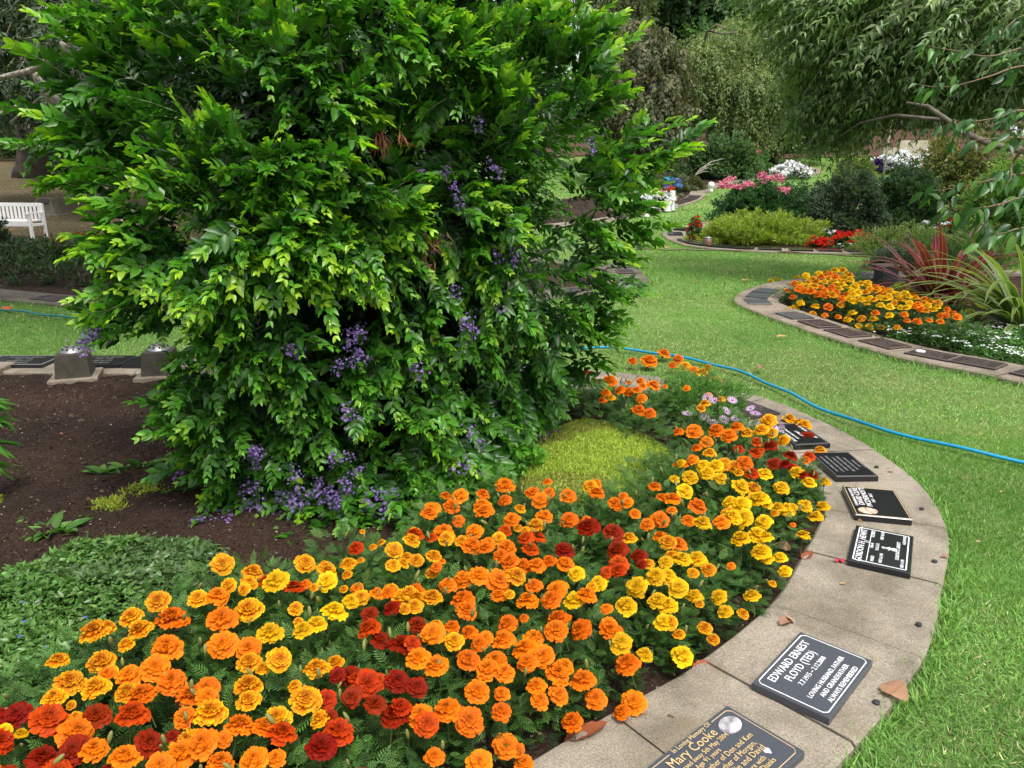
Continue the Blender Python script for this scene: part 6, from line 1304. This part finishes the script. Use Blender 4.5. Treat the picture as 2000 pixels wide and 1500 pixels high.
batches = [grass(90000, (.4, 2.6, .8, 2.8), .027, .0032, TL_BL3, GC), grass(250000, (1.0, 4.2, 2.6, 4.6), .026, .0038, TL_BL, GC), grass(240000, (-.5, 6.5, 4.3, 9.5), .024, .0055, TL_BL, GC), grass(60000, (-7, 0, 6.2, 9.6), .040, .007, TL_BL, GC), grass(190000, (0, 11, 9.3, 19), .045, .010, TL_BL, GC), grass(140000, (1, 26, 18, 38), .06, .024, TL_BL, GC), grass(50000, (-22, -3, 13.5, 34), .05, .022, TL_BL, ((.06, .085, .02), (.13, .14, .04), (.24, .17, .09)))]
# longer fringe along the kerb edges
fr = []
for kn in ('near', 'right', 'middle', 'left'):
    Pk = K[kn]; o_ = nrm(K[kn]-KI[kn]); n = {'near': 9000, 'right': 6000, 'middle': 4000, 'left': 4000}[kn]; i = rng.integers(0, len(Pk), n)
    q = Pk[i]+o_[i]*(rng.uniform(-.005, .05, n))[:, None]+rng.normal(0, .02, (n, 2)); P = np.column_stack([q, terr(q[:, 0], q[:, 1])+.003])
    D = np.column_stack([-o_[i]*rng.uniform(-.3, .8, (n, 1))+rng.normal(0, .4, (n, 2)), rng.uniform(.4, 1.1, n)])
    fr.append((P, D, np.array([0, 0, 1.0])+rng.normal(0, .6, (n, 3)), rng.uniform(.035, .075, n), np.full(n, .0045), varc(lerp(GC[0], GC[1], rng.random(n)), .18), TL_BL3))
allb = [b_ for b_ in batches+fr]
for T in (TL_BL, TL_BL3):
    bs = [b_ for b_ in allb if b_[6] is T]; A_ = [np.concatenate([b_[i] for b_ in bs]) for i in range(6)]
    o = link('lawn_grass', leafmesh('lawn_grass', T, *A_[:5], A_[5], M['grass'])); o['kind'] = 'stuff'; o['label'] = 'short mown lawn grass' if T is TL_BL else 'mown lawn grass and longer tufts along the kerb edges'; o['category'] = 'grass'
# ------------------------------------------------------------ mulch chips, litter
def chips(n, poly, box, size, cols, name, label, mask=None, z=.02):
    q = np.column_stack([rng.uniform(box[0], box[1], n), rng.uniform(box[2], box[3], n)]); k = pip(poly, q) if poly is not None else ~off_lawn(q)
    if mask is not None: k &= mask(q)
    q = q[k]; n = len(q); P = np.column_stack([q, terr(q[:, 0], q[:, 1])+z+(soil_near(q) if poly is BED['near'] else soilb(q) if poly is not None else 0)]); D = rnd_dir(n); D[:, 2] *= .35
    C = np.array(cols)[rng.integers(0, len(cols), n)]; L = size*rng.uniform(.4, 1.5, n)
    o = link(name, leafmesh(name, TL_RH, P, D, np.array([0, 0, 1.0])+rng.normal(0, .35, (n, 3)), L, L*rng.uniform(.35, .9, n), varc(C, .2), M['deadleaf'])); o['kind'] = 'stuff'; o['label'] = label; o['category'] = 'litter'
SOILC = [(.012, .008, .006)]*6+[(.035, .022, .015)]*5+[(.08, .052, .034)]*2+[(.20, .16, .12)]
chips(60000, BED['near'], (-5.5, 2.1, 1.0, 6.8), .013, SOILC, 'mulch_chips', 'dark bark chips and pale grit strewn over the near bed', z=.009)
chips(9000, BED['near'], (-5.5, 2.1, 1.0, 6.8), .010, [(.32, .28, .23), (.24, .20, .16)], 'pale_grit', 'specks of pale grit on the near bed', z=.014, mask=lambda q: vnoise(q[:, 0], q[:, 1], 2.3) > .35)
chips(2600, BED['near'], (-5.5, 2.1, 1.0, 6.8), .032, [(.03, .018, .012), (.06, .035, .022), (.10, .06, .035), (.17, .10, .06)], 'bark_pieces', 'larger bark pieces and leaf bits lying on the near bed', z=.012)
chips(16000, None, (-20, -3, 13.8, 30), .06, [(.33, .18, .10), (.42, .26, .14), (.24, .12, .07), (.45, .30, .22)], 'leaf_litter', 'fallen brown leaves strewn over the shaded lawn by the bench', mask=lambda q: rng.random(len(q)) < np.exp(-np.abs(q[:, 1]-15.6)/1.6)*.95+.12)
chips(9000, BED['middle'], (3, 12, 13, 21), .035, SOILC+[(.20, .10, .05)], 'mulch_chips', 'bark chips on the middle bed')
chips(7000, BED['right'], (2.8, 8, 5, 11.5), .02, SOILC+[(.25, .13, .06)], 'mulch_chips', 'bark chips on the right bed')
chips(6000, BED['far'], (0, 10, 17, 36), .06, SOILC+[(.16, .09, .05)]*4, 'mulch_chips', 'brown chips on the far bed')
chips(5000, BED['left'], (-8, 2, 8.3, 13.5), .03, SOILC, 'mulch_chips', 'dark chips on the shaded bed')

# ------------------------------------------------------------ hoses
def hose(name, label, pts, r, mat, z=.03):
    P = [G(x, y)[:2] for x, y in pts]; C = resample(catmull(P, 10), .06)
    V = [(p[0], p[1], float(terr(p[0], p[1]))+r+z+.006*math.sin(i*.6)) for i, p in enumerate(C)]
    m = MB(); m.tube(V, r, 10); o = m.build(name, M[mat], None, True); o['label'] = label; o['category'] = 'hose'; return o
hose('garden_hose', 'bright blue hose snaking across the lawn from the shrub to the right edge', [(1020, 690), (1100, 688), (1175, 688), (1240, 692), (1300, 702), (1380, 717), (1450, 738), (1520, 768), (1590, 803), (1680, 838), (1780, 865), (1900, 895), (2010, 918), (2120, 945)], .0105, 'hose')
h2 = hose('garden_hose', 'thin teal hose with an orange coupling on the shaded lawn', [(-60, 608), (0, 611), (40, 615), (90, 622), (135, 627), (165, 628), (240, 640), (330, 660)], .011, 'hose_teal')
p = G(15, 611); m = MB()
for dx, r_ in ((-.06, .018), (-.03, .026), (.0, .03), (.03, .026), (.06, .018)): pass
m.lathe([(.016, -.05), (.026, -.045), (.028, -.01), (.024, 0), (.028, .01), (.026, .045), (.016, .05)], n=12)
o = m.build('coupling', M['orange_plastic'], h2, True); o.location = (p[0], p[1], .045); o.rotation_euler = (0, R(90), R(-12))
hose('soaker_hose', 'thin brown line crossing the lawn before the middle kerb', [(1120, 488), (1200, 490), (1300, 492), (1400, 493), (1480, 494), (1560, 498), (1640, 503), (1745, 509), (1850, 512)], .012, 'hose_brown')

# ------------------------------------------------------------ fallen leaves, pegs, petals
def curled(seed, w=.5, curl=.5):
    V0, F0 = TL_SER; r = np.random.default_rng(seed); V = V0.copy(); V[:, 1] *= w; V[:, 2] = abs(V[:, 1])**1.5*curl*1.6+.10*np.sin(V[:, 0]*3+seed)+r.normal(0, .008, len(V)); return V, F0
CUR = []
for i, (c_, w_, cu) in enumerate((((.36, .20, .12), .85, .22), ((.32, .17, .11), .5, .9), ((.45, .27, .18), .55, .3), ((.48, .30, .12), .4, 1.0), ((.30, .09, .04), .5, .6))):
    V, F = curled(i, w_, cu); CUR.append(mesh_np('fallen_leaf', V, F, False, varc(np.tile(c_, (len(V), 1)), .08), [M['deadleaf']]))
for (x, y, L, rz, k, lb, z) in ((1722, 1335, .095, -1.15, 0, 'largest fallen leaf, curled tan, beside the grey plaque and lawn edge', .05), (1522, 1222, .07, .6, 1, 'folded tan leaf lying across a joint between two slabs', .05), (1550, 1218, .05, 1.9, 2, 'second half of a torn pale leaf on the slab joint', .05),
      (1838, 1088, .04, .2, 1, 'small brown leaf at the kerb edge by the white-framed plaque', .05), (1640, 1140, .028, .2, 3, 'tiny yellowish leaf alone on the slab below the red petals', .05), (1735, 920, .035, .2, 2, 'small orange-brown leaf at the lawn edge right of the engraved plaque', .05), (1908, 1060, .035, .8, 2, 'pale orange leaf on the lawn right of the white-framed plaque', .035),
      (1890, 935, .03, 2.0, 1, 'tiny brown leaf on the lawn just below the blue hose', .035), (1955, 962, .03, 1.0, 3, 'tan leaf bit on the lawn near the right edge', .035), (1516, 657, .11, .2, 3, 'tan leaf alone on the open lawn left of the right kerb', .04), (1482, 722, .10, 1.1, 1, 'brown leaf on the lawn above the blue hose', .04), (1568, 1090, .09, .8, 4, 'large brown leaf tucked under marigolds at the kerb', .05),
      (1545, 1075, .08, 2.4, 0, 'tan leaf half hidden under yellow marigolds', .05), (1352, 1303, .10, .4, 4, 'red-brown leaf caught between marigolds and kerb', .05), (1100, 1440, .14, .35, 4, 'long red-brown leaf lying on soil beside the nearest slab', .05), (20, 830, .1, 0, 3, 'yellow leaf lying on the soil at the left edge', .03), (30, 958, .10, .1, 3, 'long orange leaf on the bare soil at left', .03),
      (58, 972, .07, .6, 1, 'curled brown leaf on the bare soil', .03), (10, 1132, .05, .6, 2, 'small tan leaf on the soil near the ground cover', .03), (445, 1045, .06, 1.9, 1, 'tan leaf on soil in front of the low shrub shoot', .03), (462, 1038, .06, .3, 2, 'paired tan leaf on soil by the low shrub shoot', .03), (1325, 542-72, .14, .3, 2, 'tan leaf on the lawn by the middle kerb bend', .05),
      (1300, 485, .16, 1.0, 0, 'orange-brown leaf on the lawn left of the middle kerb', .05), (1285, 480, .14, 1.6, 2, 'pale leaf on the lawn left of the middle kerb bend', .05), (1355, 551, .12, .9, 3, 'straw leaf in the middle of the lawn', .05), (1448, 547, .14, .3, 3, 'straw leaf on the lawn towards the marigolds', .05), (1812, 662, .16, .4, 2, 'tan leaf between marigolds and white-flowered carpet', .05), (1838, 650, .15, 1.2, 0, 'tan leaf under the tips of the green spiky plant', .05)):
    p = G(x, y, z); o = link('fallen_leaf', CUR[k]); o.location = (p[0], p[1], p[2]); o.scale = (L, L, L); o.rotation_euler = (rng.normal(0, .15), rng.normal(0, .1), rz); o['label'] = lb; o['category'] = 'leaf'
peg = MB(); peg.lathe([(.0095, 0), (.0105, .002), (.0105, .008), (.009, .0095), (.008, .0082), (.005, .0082), (.0035, .0095)], n=20); PEG = mesh_py('peg', peg.V, peg.F, True); PEG.materials.append(M['rubber'])
for x, y, lb in ((1711, 1374, 'round black peg cap touching the largest fallen leaf'), (1794, 1221, 'round black peg cap on the bare slab between plaques'), (1825, 1098, 'round black peg cap right of the white-framed plaque'), (1800, 995, 'round black peg cap right of the plaque with the colour photo'), (1712, 913, 'round black peg cap right of the engraved plaque')):
    p = G(x, y, KTOP); o = link('marker_peg', PEG); o.location = (p[0], p[1], KTOP-.001); o['label'] = lb; o['category'] = 'peg'
pt = [mesh_np('petal', np.array([(math.cos(a)*r_, math.sin(a)*r_*.8, .002+.004*(i % 3)) for i, (a, r_) in enumerate([(k*.785, .9+.15*math.sin(k*2.3)) for k in range(8)])]+[(0, 0, .006)]), np.array([(i, (i+1) % 8, 8) for i in range(8)]), True, np.tile((.62, .06, .10), (9, 1)), [M['petal']])]
root = empty('paper_poppy', tuple(G(1640, 1097, KTOP)), 0, 'flattened pink red poppy lying at the corner of the white-framed plaque', 'poppy')
for dx, dy, s in ((-.014, .0, .013), (.006, -.004, .014), (.015, .006, .010)):
    o = link('petal', pt[0], root); o.location = (dx, dy, .001); o.scale = (s, s, 1)
m = MB(); m.lathe([(.004, 0), (.004, .008), (.002, .009)], n=8); m.build('flower_centre', M['rubber'], root)
# ------------------------------------------------------------ vase blocks on the left
def vase_block(px, label, s=1.0, rz=.35):
    p = G(*px); root = empty('vase_block', (p[0], p[1]+.16, .012), rz, label, 'flower vase')
    root.scale = (.82, .82, .82)
    m = MB(); m.box((0, 0, .04), (.40, .40, .08), bevel=.006); m.build('base_slab', M['conc_far'], root)
    m = MB(); m.box((0, 0, .0801+.105), (.29, .29, .21), bevel=.004, taper=.86); m.build('stone_block', M['pebble'], root)
    m = MB(); prof = [(.098, .29), (.10, .296), (.093, .302), (.085, .318), (.066, .334), (.04, .345), (.012, .349)]; m.lathe(prof, n=24); m.build('metal_lid', M['steel'], root, True)
    for r_, z_, n_ in ((.08, .325, 10), (.05, .343, 6)):
        for k in range(n_):
            a = 2*math.pi*k/n_; q = MB(); q.lathe([(.0095, -.006), (.0095, .003)], n=8); o = q.build('lid_hole', M['blackhole'], root); o.location = (r_*math.cos(a), r_*math.sin(a), z_); o.rotation_euler = (0, R(38 if r_ > .06 else 20), a)
    return root
vase_block((128, 762), 'pebbled stone vase block with perforated metal dome lid on bare soil')
vase_block((300, 757), 'second pebbled vase block in deep shade under the shrub branches', rz=.2)
p = G(10, 752); m = MB(); m.box((-.34, .25, .03), (.4, .3, .08), bevel=.006); o = m.build('concrete_pad', M['conc_far']); o.location = (p[0], p[1], .01); o['label'] = 'low concrete pad cut by the left edge beside the soil'; o['category'] = 'slab'
# copper vase in the middle bed
p = G(1386, 486); root = empty('flower_vase', (p[0]-.02, p[1]+.1, .05), 0, 'squat copper-brown vase with silver rim at the foot of the juniper', 'vase')
m = MB(); m.lathe([(.085, 0), (.09, .02), (.09, .15), (.075, .18)], n=20); m.build('vase_body', M['copper'], root, True)
m = MB(); m.lathe([(.07, .182), (.078, .186), (.065, .21), (.02, .22)], n=20); m.build('metal_lid', M['steel'], root, True)
# black bin by the kerb
p = G(1738, 556); root = empty('plant_bin', (p[0], p[1]+.15, .02), .15, 'black square tub with a pale lid rim behind the marigolds', 'tub')
m = MB(); m.box((0, 0, .11), (.22, .2, .22), taper=1.08, bevel=.01); m.build('tub_body', M['rubber'], root)
m = MB(); m.box((0, 0, .232), (.25, .225, .02), bevel=.006); m.build('lid', M['conc_far'], root)
# white vases by the petunias
M['bluefl'] = M['petal']
for k, (x, y, h, w, lb) in enumerate(((1312, 414, .62, .13, 'tall white vase with blue and violet flowers on the far kerb'), (1304, 415, .30, .16, 'squat white pot left of the tall white vase'), (1263, 426, .35, .12, 'small white vase below the white petunias, left'), (1275, 422, .30, .10, 'small white figure-like vase among the petunias'), (1388, 378, .9, .42, 'round white ball-topped urn behind the rose bush'))):
    p = G(x, y); z = float(terr(p[0], p[1]))+.03; root = empty('white_vase', (p[0], p[1], z), 0, lb, 'vase'); m = MB()
    if k == 4: m.lathe([(.07, 0), (.07, .1), (.04, .13), (.09, .17), (.11, .24), (.09, .31), (.02, .34)], n=16)
    else: m.lathe([(w*.6, 0), (w*.62, h*.05), (w*.42, h*.2), (w*.5, h*.55), (w*.62, h*.8), (w*.55, h*.84)], n=14)
    m.build('vase_body', M['whitepaint'], root, True)
    if k in (0,):
        P, D, s = dome(10, .25, .2, .25, .2, .1); flowers_on(root, [np.array(q)+np.array(root.location)+[0, 0, h*.9] for q in P], 26, .09, (.16, .20, .50), .7)
        flowers_on(root, [np.array(q)*1.0+np.array(root.location)+[-.05, 0, h*.95] for q in P[:4]], 26, .08, (.05, .45, .6), .7)
# ------------------------------------------------------------ bench, marker stone, wall
p = G(72, 472); bx, by = p[0]-.1, p[1]+.05; bz = float(terr(bx, by))+.02
root = empty('garden_bench', (bx, by, bz), R(-6), 'white slatted wooden bench on the leaf-strewn shaded lawn', 'bench'); root.scale = (.8, .8, .85)
Wb = 1.5
def part(name, c, d, tilt=0.0):
    m = MB(); m.box((0, 0, 0), d, bevel=.006); o = m.build(name, M['whitepaint'], root); o.location = c; o.rotation_euler = (tilt, 0, 0); return o
for x in (0, -Wb):
    part('leg', (x, 0, .30), (.065, .065, .60)); part('leg', (x, .50, .40), (.065, .065, .86), R(8) if False else 0)
    part('armrest', (x, .22, .62), (.075, .58, .035)); part('side_rail', (x, .25, .35), (.045, .44, .06))
part('front_rail', (-Wb/2, -.0, .37), (Wb-.07, .035, .09)); part('top_rail', (-Wb/2, .52, .80), (Wb-.07, .04, .085)); part('lower_back_rail', (-Wb/2, .50, .44), (Wb-.07, .035, .05))
for k in range(13): part('slat', (-Wb+.10+k*(Wb-.2)/12, .51, .62), (.065, .018, .29))
for k in range(5): part('seat_slat', (-Wb/2, .06+k*.095, .435), (Wb-.07, .075, .022))
c = G(100, 419); root = empty('marker_stone', (c[0], c[1], c[2]-.02), R(-10), 'squat tapered stone with a dark inset plate right of the bench', 'marker stone')
m = MB(); m.box((0, 0, .22), (.66, .5, .44), taper=.72, bevel=.04); m.build('stone_body', M['conc_dark'], root, False)
m = MB(); m.box((0, 0, 0), (.3, .12, .02)); o = m.build('inset_plate', M['bronze'], root); o.location = (0, -.19, .37); o.rotation_euler = (R(62), 0, 0)
m = MB(); m.box((0, 0, .02), (.9, .7, .06), bevel=.02); m.build('plinth', M['conc_dark'], root)
c = at(1782, 283, 36); m = MB(); m.box((0, 0, .5), (1.3, .4, 1.1), bevel=.02); m.box((-.9, .05, .35), (.8, .3, .8), bevel=.02)
o = m.build('low_wall', M['wall']); o.location = (c[0], 36, float(terr(c[0], 36))-.1); o['label'] = 'pale cream rendered wall glimpsed under the drooping branches'; o['category'] = 'wall'
# slim tree stake on the right lawn
c = G(1724, 350); m = MB(); m.tube([(0, 0, -.1), (.02, 0, 1.0), (.06, 0, 2.3)], [.05, .04, .03], 6); o = m.build('sapling_stem', M['bark_pale'], None, True); o.location = (c[0], c[1], float(terr(c[0], c[1]))); o['label'] = 'slim bare sapling stem in front of the white petunia bank'; o['category'] = 'sapling'
print("tris", sum(len(o.data.polygons) for o in scn.objects if o.type == 'MESH'), "objects", len(scn.objects))
